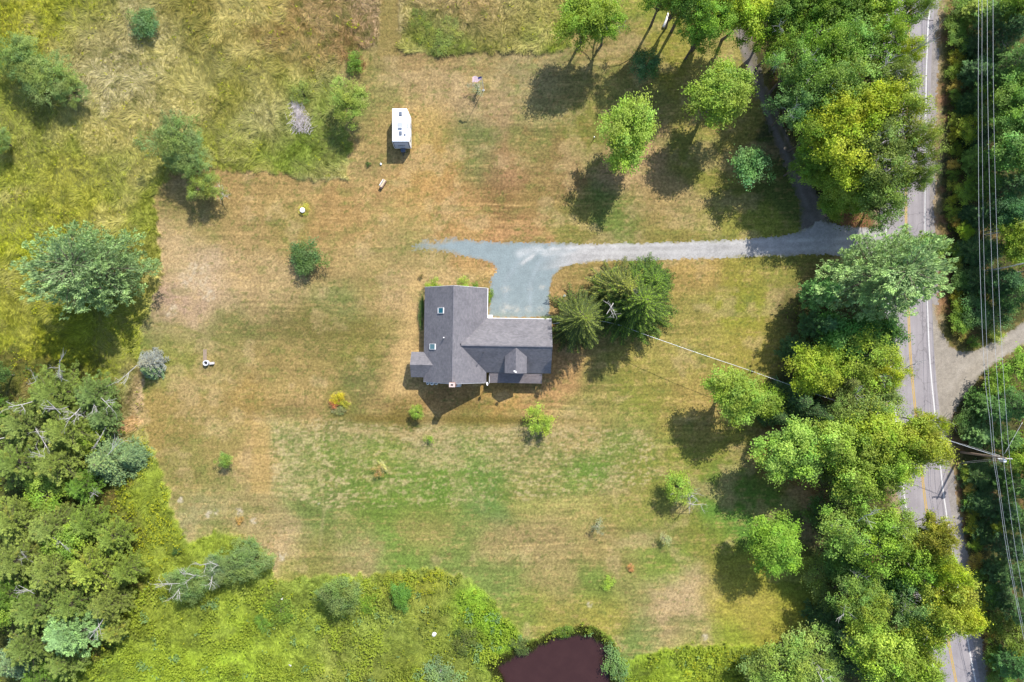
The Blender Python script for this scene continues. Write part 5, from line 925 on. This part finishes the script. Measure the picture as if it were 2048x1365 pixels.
# skylights
tilt = math.atan(km)
for u, vv in ((-2.05, 5.25), (-3.36, -.32)):
    z = ZR - km * -u; g = MB(); 
    for bx in ((-.62, .62, -.44, -.395), (-.62, .62, .395, .44), (-.62, -.575, -.394, .394), (.575, .62, -.394, .394)): g.box(bx[0], bx[1], bx[2], bx[3], -.05, .16)
    f = g.build("skylight", M_trim, house); f.location = (u, vv, z); f.rotation_euler = (0, -tilt, 0)
    MB().box(-.574, .574, -.393, .393, .0, .13).build("pane", M_glass, f)
    MB().box(-.56, -.42, -.37, .37, .132, .142).build("blind", plain("blind", (.5, .5, .5), .6), f) if u > -3 else None
# roof pipes
p = MB().tube([(-1.5, 1.1, ZR - 1.5 * km - .05), (-1.5, 1.1, ZR - 1.5 * km + .65)], .085, 10); p.build("vent_pipe", M_trim, house, smooth=False)
p = MB().tube([(4.55, -1.15, WR - 1.15 * kw - .05), (4.55, -1.15, WR - 1.15 * kw + 1.15)], .05, 8); vp = p.build("vent_pipe", M_dark, house); MB().tube([(4.55, -1.15, WR - 1.15 * kw + 1.15), (4.55, -1.15, WR - 1.15 * kw + 1.25)], [.11, .11], 8).build("cowl", M_dark, vp)
MB().tube([(uv + .1, .15, WR - .02), (uv + .1, .15, WR + .14)], .10, 8).build("roof_vent", M_dark, house)
def dish(name, loc, mast, R_, az, label):
    root = tag(empty(name, loc), label, "satellite dish"); MB().tube([(0, 0, 0), (0, 0, mast)], .03, 6).build("mast", M_chrome, root)
    m = MB(); n = 16; rings = 4
    for i in range(rings + 1):
        rr = R_ * i / rings
        for k in range(n): m.v.append((rr * math.cos(6.283 * k / n), rr * math.sin(6.283 * k / n), .22 * (rr / R_) ** 2 * R_))
    for i in range(rings):
        for k in range(n): m.f.append((i * n + k, i * n + (k + 1) % n, (i + 1) * n + (k + 1) % n, (i + 1) * n + k))
    d = m.build("reflector", M_trim, root, True); d.location = (0, 0, mast + .05); d.rotation_euler = (math.radians(66), 0, az)
    sm = d.modifiers.new("solid", 'SOLIDIFY'); sm.thickness = .02
    a = MB().tube([(0, -R_ * .8, .1), (0, -.02, R_ * 1.15)], .022, 5); a.box(-.06, .06, -.05, .05, R_ * 1.12, R_ * 1.3); f = a.build("feed_arm", M_chrome, root); f.location = d.location; f.rotation_euler = d.rotation_euler
    return root
def hw(u, v_, z):
    c_, s_ = math.cos(hang), math.sin(hang); return (ox + u * c_ - v_ * s_, oy + u * s_ + v_ * c_, z)
dish("satellite_dish", hw(DU - .12, DV + .28, DZ - .03), .6, .26, math.radians(150), "small white satellite dish on the dormer's gable end")
dish("satellite_dish", hw(HU + .12, -6.05, .0), 2.9, .30, math.radians(100), "white dish on a mast at the corner between the gable and the porch roof")
# gas cylinders
for i, (px_, lb) in enumerate(((855, "leftmost white gas cylinder below the roof edge left of the chimney"), (863.5, "middle and largest white gas cylinder below the roof edge"), (872, "white gas cylinder below the roof edge, nearest the chimney"))):
    x, y, _ = P(px_, 767.2, 1.6); root = tag(empty("gas_cylinder", (x, y, 0)), lb, "gas cylinder", "gas cylinders against the south wall"); rr = .30 if i == 1 else .25
    MB().tube([(0, 0, 0), (0, 0, 1.35), (0, 0, 1.52), (0, 0, 1.6)], [rr, rr, rr * .8, rr * .35], 16).build("body", M_trim, root, True)
    m = MB(); 
    for k in range(12):
        a0, a1 = 6.283 * k / 12, 6.283 * (k + 1) / 12; m.add([(.14 * math.cos(a0), .14 * math.sin(a0), 1.55), (.14 * math.cos(a1), .14 * math.sin(a1), 1.55), (.14 * math.cos(a1), .14 * math.sin(a1), 1.78), (.14 * math.cos(a0), .14 * math.sin(a0), 1.78)], [(0, 1, 2, 3)])
    m.build("collar", M_chrome, root); MB().tube([(0, 0, 1.58), (0, 0, 1.7)], .04, 6).build("valve", M_dark, root)

# ------------------------------------------------------------------ camper
M_camp = plain("camper_white", (.86, .87, .88), .35, var=.02, spec=.5); M_front = plain("camper_front_panel", (.36, .40, .47), .4, var=.08); M_navy = plain("navy_panel", (.03, .04, .07), .4); M_smoke = plain("smoked_plastic", (.12, .14, .18), .25, var=.15); M_greyp = plain("grey_plastic", (.36, .38, .42), .4)
cx0, cx1 = -18.78, -16.12; cyf, cyr = 31.22, 36.42; cz = 3.15
camper = tag(empty("camper", ((cx0 + cx1) / 2, (cyf + cyr) / 2, 0)), "white travel trailer parked on the dry lawn beside the mown path", "camper"); mx, my = (cx0 + cx1) / 2, (cyf + cyr) / 2
hwid = (cx1 - cx0) / 2; hl = (cyr - cyf) / 2
pts_top = [(-hwid, -hl), (hwid, -hl), (hwid, hl - .75), (hwid - .38, hl), (-hwid, hl)]
b_ = MB(); n = 5; zs = [(.55, .36), (1.0, .42), (2.3, .22), (3.05, 0), (cz, .0)]
for k, (z, ext) in enumerate(zs):
    ins = .05 if k == 4 else 0
    for (x, y) in pts_top: b_.v.append((x * (1 - ins / 1.3), (y - (ext if y == -hl else 0)) * (1 - ins / 2.6), z))
for k in range(4):
    for j in range(n): b_.f.append((k * n + j, k * n + (j + 1) % n, (k + 1) * n + (j + 1) % n, (k + 1) * n + j))
b_.f += [tuple(range(n))[::-1], tuple(4 * n + j for j in range(n))]; b_.build("body", M_camp, camper, bevel=.04)
def front_panel(x0, x1, z0, z1, off, mat, name, par):
    def yy(z): return -hl - np.interp(z, [1.0, 2.3, 3.05], [.42, .22, 0]) - off
    m = MB(); zz = [z0, 2.3, z1] if z0 < 2.3 < z1 else [z0, z1]
    for z in zz: m.v += [(x0, yy(z), z), (x1, yy(z), z)]
    for k in range(len(zz) - 1): m.f.append((2 * k, 2 * k + 1, 2 * k + 3, 2 * k + 2))
    return m.build(name, mat, par)
fr = front_panel(-hwid + .08, hwid - .08, 1.05, 3.0, .012, M_navy, "front_trim", camper); front_panel(-hwid + .20, hwid - .20, 1.15, 2.90, .02, M_front, "front_panel", camper)
for gx_, pts in (( -.52, [(-.1, 1.75, .1, 1.83), (-.03, 1.75, .03, 2.15)]), (-.22, [(-.12, 1.75, -.05, 2.15), (.05, 1.75, .12, 2.15), (-.05, 2.07, .05, 2.15)]), (.12, [(-.12, 1.75, -.05, 2.15), (-.05, 1.75, .12, 1.83), (-.05, 2.07, .12, 2.15)]), (.42, [(-.12, 1.75, -.05, 2.15), (-.05, 2.07, .08, 2.15), (.03, 1.9, .1, 2.07)])):
    for (a, z0, c_, z1) in pts: front_panel(gx_ + a, gx_ + c_, z0, z1, .03, M_navy, "emblem_stroke", fr)
def roofbox(px_, py_, w_, l_, h_, mat, name, tp=.8):
    x, y, _ = P(px_, py_, cz); x -= mx; y -= my; m = MB(); z = cz + .002
    m.add([(x - w_ / 2, y - l_ / 2, z), (x + w_ / 2, y - l_ / 2, z), (x + w_ / 2, y + l_ / 2, z), (x - w_ / 2, y + l_ / 2, z), (x - w_ / 2 * tp, y - l_ / 2 * tp, z + h_), (x + w_ / 2 * tp, y - l_ / 2 * tp, z + h_), (x + w_ / 2 * tp, y + l_ / 2 * tp, z + h_), (x - w_ / 2 * tp, y + l_ / 2 * tp, z + h_)],
          [(4, 5, 6, 7), (0, 1, 5, 4), (1, 2, 6, 5), (2, 3, 7, 6), (3, 0, 4, 7)]); return m.build(name, mat, camper, bevel=.02)
roofbox(801, 228, .48, .68, .16, M_smoke, "roof_vent", .85); roofbox(801, 267, .48, .68, .16, M_smoke, "roof_vent", .85); roofbox(800, 252, .74, 1.15, .28, M_greyp, "air_conditioner", .78); roofbox(815.6, 252.3, .30, .66, .05, M_greyp, "solar_panel", .95)
roofbox(809.6, 270, .30, .36, .12, M_smoke, "plumbing_vent", .6); roofbox(811, 229, .10, .32, .05, M_greyp, "antenna", .6); roofbox(805.5, 242, .09, .09, .08, M_smoke, "plumbing_vent", .6); roofbox(796.3, 227.5, .08, .10, .08, M_greyp, "plumbing_vent", .6)
MB().tube([(hwid + .06, -hl + .3, 2.85), (hwid + .06, hl - 1.0, 2.85)], .07, 8).build("awning", M_trim, camper); MB().box(hwid + .001, hwid + .03, -hl + .35, -hl + 1.15, 1.5, 2.4).build("window", M_smoke, camper); MB().box(hwid + .001, hwid + .04, .1, .8, .6, 2.5).build("door", M_greyp, camper)
for yy in (-1.4, .0, 1.5): MB().box(-hwid + .08, hwid - .08, yy - .015, yy + .015, cz + .001, cz + .012).build('roof_seam', M_greyp, camper)
MB().box(-hwid - .12, -hwid - .001, hl - 2.3, hl - 1.7, 2.0, 2.5).build("vent_hood", M_trim, camper)
for sx in (-1, 1):
    for yy in (-.5, .45):
        w_ = MB().tube([(sx * (hwid - .28), yy, .34), (sx * (hwid - .04), yy, .34)], .34, 16).build("wheel", M_black, camper, True); MB().tube([(sx * (hwid - .03), yy, .34), (sx * (hwid - .02), yy, .34)], .18, 10).build("rim", M_chrome, w_)
tg = MB(); tg.tube([(-.85, -hl + .2, .5), (0, -hl - 1.35, .5)], .055, 6); tg.tube([(.85, -hl + .2, .5), (0, -hl - 1.35, .5)], .055, 6); tg.tube([(0, -hl - 1.25, .5), (0, -hl - 1.55, .52)], .06, 8); tg.tube([(0, -hl - 1.3, 0), (0, -hl - 1.3, .8)], .045, 8); tg.build("hitch", M_dark, camper)
MB().box(-.30, .42, -hl - 1.02, -hl - .50, .55, 1.08).build("gas_bottle_cover", plain("slate_cover", (.06, .08, .12), .5), camper, bevel=.06)

# ------------------------------------------------------------------ flagpole and flag
fx, fy, _ = P(967, 181, 0); FH = 5.9
root = tag(empty("flagpole", (fx, fy, 0)), "thin white flagpole with a long shadow on the upper lawn", "flagpole")
MB().tube([(0, 0, 0), (0, 0, FH)], [.055, .03], 8).build("pole", M_trim, root); MB().tube([(0, 0, FH), (0, 0, FH + .06), (0, 0, FH + .12)], [.02, .07, .02], 8).build("finial", plain("brass", (.55, .4, .12), .3, .9), root); MB().tube([(0, 0, 0), (0, 0, .12)], [.2, .16], 10).build("base", M_conc, root)
m_, t, b, o = new_mat("flag_cloth"); tc = N(t, "ShaderNodeAttribute", attribute_name="tint"); t.links.new(tc.outputs['Color'], b.inputs['Base Color']); b.inputs['Roughness'].default_value = .8
nu, nv = 60, 26; uu, vv = np.meshgrid(np.linspace(0, 1, nu), np.linspace(0, 1, nv), indexing='ij')
a = math.radians(176); L = 1.5; X = fx + math.cos(a) * uu * L * .95 + .0; off = .22 * np.sin(uu * 9 + vv * 1.5) * uu ** .5
Y = fy + math.sin(a) * uu * L + off * .5 - .85 * (1 - vv) * (.35 + .65 * uu ** .6) - .05; Z = FH - .12 - (1 - vv) * .35 - .15 * uu + .06 * np.sin(uu * 11 + vv * 2)
cc = np.ones((nu, nv, 3)) * .82; st = (np.floor(vv * 13).astype(int) % 2) == 0; cc[st] = (.55, .16, .15); un = (uu < .38) & (vv > .5); cc[un] = (.02, .035, .16)
idx = np.arange(nu * nv).reshape(nu, nv); F = np.stack([idx[:-1, :-1], idx[1:, :-1], idx[1:, 1:], idx[:-1, 1:]], -1).reshape(-1, 4)
fo = tag(link("flag", np_mesh("flag", np.stack([X - .05, Y, Z], -1).reshape(-1, 3), F, cc.reshape(-1, 3)), m_, None, True), "red white and blue striped flag flying from the pole on the upper lawn", "flag")

# ------------------------------------------------------------------ utility pole and its wires
M_wire = plain("wire", (.52, .55, .58), .4, .3, var=.05); M_guy = plain("guy_wire", (.58, .58, .58), .4, .4); M_pole = plain("pole_wood", (.30, .22, .16), .85, var=.25, bump=.3)
bx, by, _ = P(1922, 905, 0); tx, ty, _ = P(2012, 917, 9.4); PH = 9.4; 
tipx, tipy = tx, ty
up = tag(empty("utility_pole", (bx, by, 0)), "tall weathered wooden utility pole beside the road on the right", "utility pole")
MB().tube([(0, 0, -.2), (tipx - bx, tipy - by, PH)], [.19, .13], 12).build("pole", M_pole, up); q = (tipx - bx, tipy - by)
MB().box(q[0] - .95, q[0] + 1.15, q[1] - .19, q[1] - .07, PH - .55, PH - .40).build("crossarm", plain("crossarm_wood", (.42, .40, .37), .8), up)
for du in (-.85, -.1, 1.05):
    m = MB().tube([(q[0] + du, q[1] - .13, PH - .40), (q[0] + du, q[1] - .13, PH - .32), (q[0] + du, q[1] - .13, PH - .2)], [.05, .09, .05], 8); m.build("insulator", M_trim, up)
MB().tube([(q[0] + .45, q[1] - .55, PH - 1.75), (q[0] + .45, q[1] - .55, PH - .85), (q[0] + .45, q[1] - .55, PH - .78)], [.27, .27, .15], 14).build("transformer", plain("transformer_grey", (.62, .63, .64), .4), up)
def wire(name, pts, rad, label, cat, group=None, mat=None, sub=10):
    pp = catmull(pts, 2.5) if len(pts) > 2 else np.linspace(pts[0], pts[1], 14)
    o = MB().tube([tuple(p) for p in pp], rad, 5).build(name, mat or M_wire, None, True); return tag(o, label, cat, group)
G = "wires strung along the far side of the road"
def PW(l): return [P(*a) for a in l]
wire("power_line", PW([(1957,-420,8.0),(1956,-100,8.0),(1957,0,8.0),(1956.5,200,7.9),(1958,450,8.0),(1964,650,8.2),(1971,770,8.4),(1979.5,840,8.6),(1986,915,8.8),(1996,975,8.6),(2010,1080,8.4),(2030,1190,8.3),(2055,1310,8.2),(2100,1500,8.2)]), .022, "leftmost bluish overhead wire following the road", "wire", G)
wire("power_line", PW([(1964,-420,8.0),(1963,-100,8.0),(1964,0,8.0),(1964,200,7.9),(1966.5,450,8.0),(1972,650,8.2),(1978,770,8.4),(1984.5,840,8.6),(1990,915,8.8),(1999,975,8.6),(2014,1080,8.4),(2033,1190,8.3),(2059,1310,8.2),(2105,1500,8.2)]), .018, "second overhead wire from the left, close to the first", "wire", G)
wire("power_line", PW([(1974,-420,9.0),(1974,-100,9.0),(1974.5,0,9.0),(1975.5,200,8.8),(1981,450,8.9),(1988,650,9.0),(1994,750,9.0),(2000.5,840,9.1),(2006,912,9.15),(2014,975,9.1),(2028,1080,9.0),(2047,1190,9.0),(2080,1350,9.0)]), .020, "third overhead wire from the left, passing the transformer", "wire", G)
wire("power_line", PW([(1985,-420,9.2),(1985,-100,9.1),(1986,0,9.1),(1987,200,9.0),(1993,450,9.0),(2001,650,9.1),(2007,750,9.1),(2013.3,840,9.2),(2019.5,918,9.2),(2027,975,9.2),(2040,1060,9.1),(2060,1180,9.1)]), .020, "rightmost overhead wire above the wood", "wire", G)
wire("service_wire", PW([(1104,648,3.0),(1180,640,3.0),(1240,651,3.6),(1283,667,4.8),(1400,708,5.6),(1500,741.5,6.0),(1590,774,6.6),(1750,829,7.4),(1900,882,8.1),(2008,917,8.6)]), .030, "pale service wire crossing the lawn from the spruces to the roadside", "wire")
G = "guy wires of the utility pole"
g0 = P(1903, 884, 0); 
wire("guy_wire", [P(2000,912,8.6), P(1940,893,3.0), P(1902,882,.5)], .03, "upper guy wire running left from the pole top", "guy wire", G, M_guy)
wire("guy_wire", [P(2006,917,8.4), P(1960,921,3.6), P(1913,926,0)], .024, "lower guy wire reaching the verge, upper of a close pair", "guy wire", G, M_guy); wire("guy_wire", [P(2004,920,8.2), P(1960,924,3.4), P(1913,928.5,0)], .024, "lower guy wire reaching the verge, lower of a close pair", "guy wire", G, M_guy)
wire("guy_wire", [P(2009,908,9.0), P(2045,845,9.3)], .024, "thin wire running up and right from the transformer", "guy wire", G, M_guy)

# ------------------------------------------------------------------ small things on the lawn
# well ring with its white block and plank
x, y, _ = P(411, 726.5, .6); wr = tag(empty("well", (x, y, 0)), "round white rimmed well standing in an unmown patch on the left lawn", "well"); m = MB(); n = 20
for (r_, z) in ((.44, 0), (.44, .62), (.29, .62), (.29, .05)):
    for k in range(n): m.v.append((r_ * math.cos(6.283 * k / n), r_ * math.sin(6.283 * k / n), z))
for i in range(3):
    for k in range(n): m.f.append((i * n + k, i * n + (k + 1) % n, (i + 1) * n + (k + 1) % n, (i + 1) * n + k))
m.build("ring", plain("pale_concrete", (.50, .50, .52), .8), wr); MB().tube([(0, 0, .05), (0, 0, .06)], .285, 16).build("well_floor", M_black, wr)
x, y, _ = P(424, 727, .2); o = MB().box(-.36, .36, -.2, .2, 0, .42).build("stone_block", plain("pale_stone", (.46, .42, .40), .85, bump=.4), None, bevel=.05); o.location = (x, y, 0); o.rotation_euler.z = .1; tag(o, "long pale stone block touching the right side of the round well", "stone block")
x, y, _ = P(410, 711, 0); m = MB()
for k in range(3): m.box(-.27 + k * .19, -.10 + k * .19, -1.15, 1.0 - .12 * (k % 2), .012, .06)
o = m.build("boardwalk", plain("pinkish_board", (.24, .18, .13), .85, bump=.3), None); o.location = (x, y, 0); tag(o, "short pinkish plank walk leading up from the round well", "plank walk")
# white cap
x, y, _ = P(604.5, 420.5, .7); wc = tag(empty("lidded_drum", (x, y, 0)), "white round lidded drum inside a ring of yellow grass", "drum"); MB().tube([(0, 0, 0), (0, 0, .6)], .30, 20).build("casing", M_conc, wc, False)
MB().tube([(0, 0, .60), (0, 0, .66), (0, 0, .71)], [.40, .40, .30], 20).build("lid", M_trim, wc); MB().tube([(0, 0, .705), (0, 0, .75)], .07, 8).build("knob", M_greyp, wc)
T_('shrub', 609, 418, 12, .4, (.26,.25,.05), "yellow ring of long grass round the white lidded drum", 'grass tuft')
# bench
x, y, _ = P(767, 367, .4); bn = tag(empty("garden_bench", (x, y, 0), math.radians(58)), "white and tan wooden bench on the lawn below the camper", "bench")
MB().box(-.72, .62, -.08, .20, .42, .46).build("seat", plain("tan_board", (.55, .42, .28), .8), bn); MB().box(-.66, .50, .22, .30, .40, .88).build("backrest", M_trim, bn); MB().box(-.70, .60, -.24, -.10, .42, .46).build("seat_board", plain("brown_board", (.22, .14, .10), .8), bn)
for sx in (-.6, .5): MB().box(sx - .04, sx + .04, -.2, .26, 0, .418).build("leg", M_deadwood, bn)
MB().box(-.98, -.745, -.24, .22, .0, .5).build("end_box", plain("dark_box", (.05, .035, .03), .7), bn, bevel=.02)
# brush pile
x0, y0, _ = P(604, 236, .5); m = MB()
for i in range(520):
    s_ = rng.random(); cxp = 600 + 14 * (s_ - .5) * 2 * .5 + rng.normal(0, 8); cyp = 205 + 58 * s_; spread = 10 + 13 * s_
    a_ = math.radians(95 - 60 * max(0, s_ - .45)) + rng.normal(0, .75); px_ = 597 + (s_ - .3) * 14 + rng.normal(0, 1) * spread * .5; z = .15 + rng.random() * .85 * (1 - abs(s_ - .6) * .8)
    x, y, _ = P(px_, cyp, z); L = rng.uniform(.5, 1.5); dx, dy, dz = math.cos(a_) * L, math.sin(a_) * L, rng.normal(0, .25) * L
    m.tube([(x - dx / 2, y - dy / 2, z - dz / 2), (x + rng.normal(0, .05), y + rng.normal(0, .05), z), (x + dx / 2, y + dy / 2, z + dz / 2)], [rng.uniform(.02, .045), .02, .008], 4, False)
o = m.build("brush_pile", plain("dry_branches", (.46, .41, .40), .9, var=.35, scale=1.5), None); tag(o, "heap of dry grey branches in the long grass left of the camper", "brush pile")
# fallen logs, rocks, stake, bucket
def log(a_, c_, r_, z_, mat, label, name="fallen_log", group=None):
    p0, p1 = P(*a_, 0), P(*c_, 0); mid = [(p0[0] + p1[0]) / 2 + .1, (p0[1] + p1[1]) / 2, z_ + r_ + .03]
    root = tag(empty(name, (p0[0], p0[1], 0)), label, "log", group); rel = lambda p, z: (p[0] - p0[0], p[1] - p0[1], z)
    MB().tube([rel(p0, z_ + r_), rel(mid, z_ + r_ + .03), rel(p1, z_ + r_)], [r_, r_ * .9, r_ * .65], 9).build("bark", mat, root, True); d = (Vector(rel(p1, 0)) ).normalized() * -.012
    MB().tube([(0, 0, z_ + r_), (d.x, d.y, z_ + r_)], r_ * .93, 9).build("cut_end", plain("cut_wood", (.55, .42, .27), .8), root)
M_birch = plain("birch_bark", (.66, .64, .60), .7, var=.3, scale=6)
log((1326, 56), (1336, 28), .22, 0, M_birch, "white birch log lying among the tall bare trunks at the top"); log((1657, 1290), (1663, 1326), .22, .5, M_birch, "left one of the two pale birch logs in the bottom wood", group="birch logs"); log((1668, 1298), (1674, 1326), .17, .5, M_birch, "right and shorter one of the two pale birch logs in the bottom wood", group="birch logs")
log((0, 840), (22, 834), .1, .1, M_birch, "thin pale log at the left edge beside the grey branched larches")
for i, (p0, p1, lb) in enumerate((((2003,456), (2052,443), "upper thin birch pole reaching the right edge"), ((2005,463), (2052,455), "second birch pole just below the uppermost one"), ((1993,539), (2052,526), "long birch pole at the right edge crossed by two wires"), ((2035,545), (2052,543), "lowest short birch pole at the right edge"))):
    a_ = P(*p0, 4.0); c_ = P(*p1, 10.5 if p1[0] - p0[0] > 30 else 6.5); t0 = Vector(a_); t1 = Vector(c_); dn = t0 - (t1 - t0) * (t0.z / max(.1, (t1.z - t0.z)))
    root = tag(empty("birch_tree", (t0.x, t0.y, 0)), lb, "birch", "bare birch poles leaning at the right edge"); b0 = (0, 0, 0)
    MB().tube([b0, (0, 0, t0.z), (t1.x - t0.x, t1.y - t0.y, t1.z)], [.14, .12, .07], 8).build("trunk", M_birch, root); MB().tube([((t1.x - t0.x) * .6, (t1.y - t0.y) * .6, t0.z + (t1.z - t0.z) * .6), ((t1.x - t0.x) * .6 + .5, (t1.y - t0.y) * .6 + .5, t0.z + (t1.z - t0.z) * .6 + .6)], [.03, .01], 5).build("branch", M_birch, root)
def rock(px_, py_, r_, label, cat="rock"):
    m = MB(); n1, n2 = 7, 10
    for i in range(n1 + 1):
        th = math.pi * i / n1
        for k in range(n2): 
            q_ = 1 + .25 * rng.normal() * .6; m.v.append((r_ * math.sin(th) * math.cos(6.283 * k / n2) * q_, .75 * r_ * math.sin(th) * math.sin(6.283 * k / n2) * q_, r_ * .45 * math.cos(th) + r_ * .25))
    for i in range(n1):
        for k in range(n2): m.f.append((i * n2 + k, i * n2 + (k + 1) % n2, (i + 1) * n2 + (k + 1) % n2, (i + 1) * n2 + k))
    o = m.build("rock", M_rock, None, True); o.location = P(px_, py_, 0)[:2] + (0.1,); o.rotation_euler.z = rng.uniform(0, 6); return tag(o, label, cat)
M_rock = plain("pale_rock", (.66, .65, .64), .9, var=.15, scale=3, bump=.4)
rock(583, 1329, .42, "small white rock in the leafy weeds at the bottom"); rock(882, 1343, .62, "larger white rock at the bottom edge beside the pale bluish shrub"); rock(868, 1268, .45, "pinkish grey flat rock in the weeds left of the pond's grass bank"); rock(1762 - 1000 + .0, 329, .22, "small white stone on the lawn below the camper's hitch")
rock(564, 1198, .28, "white stone beside the blossoming dark patch")
x, y, _ = P(1187, 279, 0); st_ = tag(empty("stake", (x, y, 0), .4), "short dark wooden stake left of the oval maple", "stake"); MB().tube([(0, 0, 0), (.1, .12, .75)], [.06, .05], 6).build("post", M_bark, st_); MB().box(.04, .18, .06, .2, .752, .80).build("cap", M_trim, st_)
x, y, _ = P(1129, 592, .4); bk = tag(empty("bucket", (x, y, 0)), "small white bucket at the top left tip of the star shaped spruce", "bucket"); MB().tube([(0, 0, 0), (0, 0, .36)], [.15, .19], 14).build("pail", M_trim, bk); MB().tube([(0, 0, .361), (0, 0, .375)], .2, 14).build("lid", M_greyp, bk)
x, y, _ = P(1879, 1323, 0); m = MB(); m.v = [P(1876, 1316, .015), P(1878, 1315, .015), P(1882, 1338, .015), P(1879.5, 1339, .015)]; m.f = [(0, 1, 2, 3)]
o = m.build("tyre_mark", plain("tyre_rubber", (.07, .07, .075), .9), None)
if o.data.polygons[0].normal.z < 0: o.data.flip_normals()
tag(o, kind='structure')
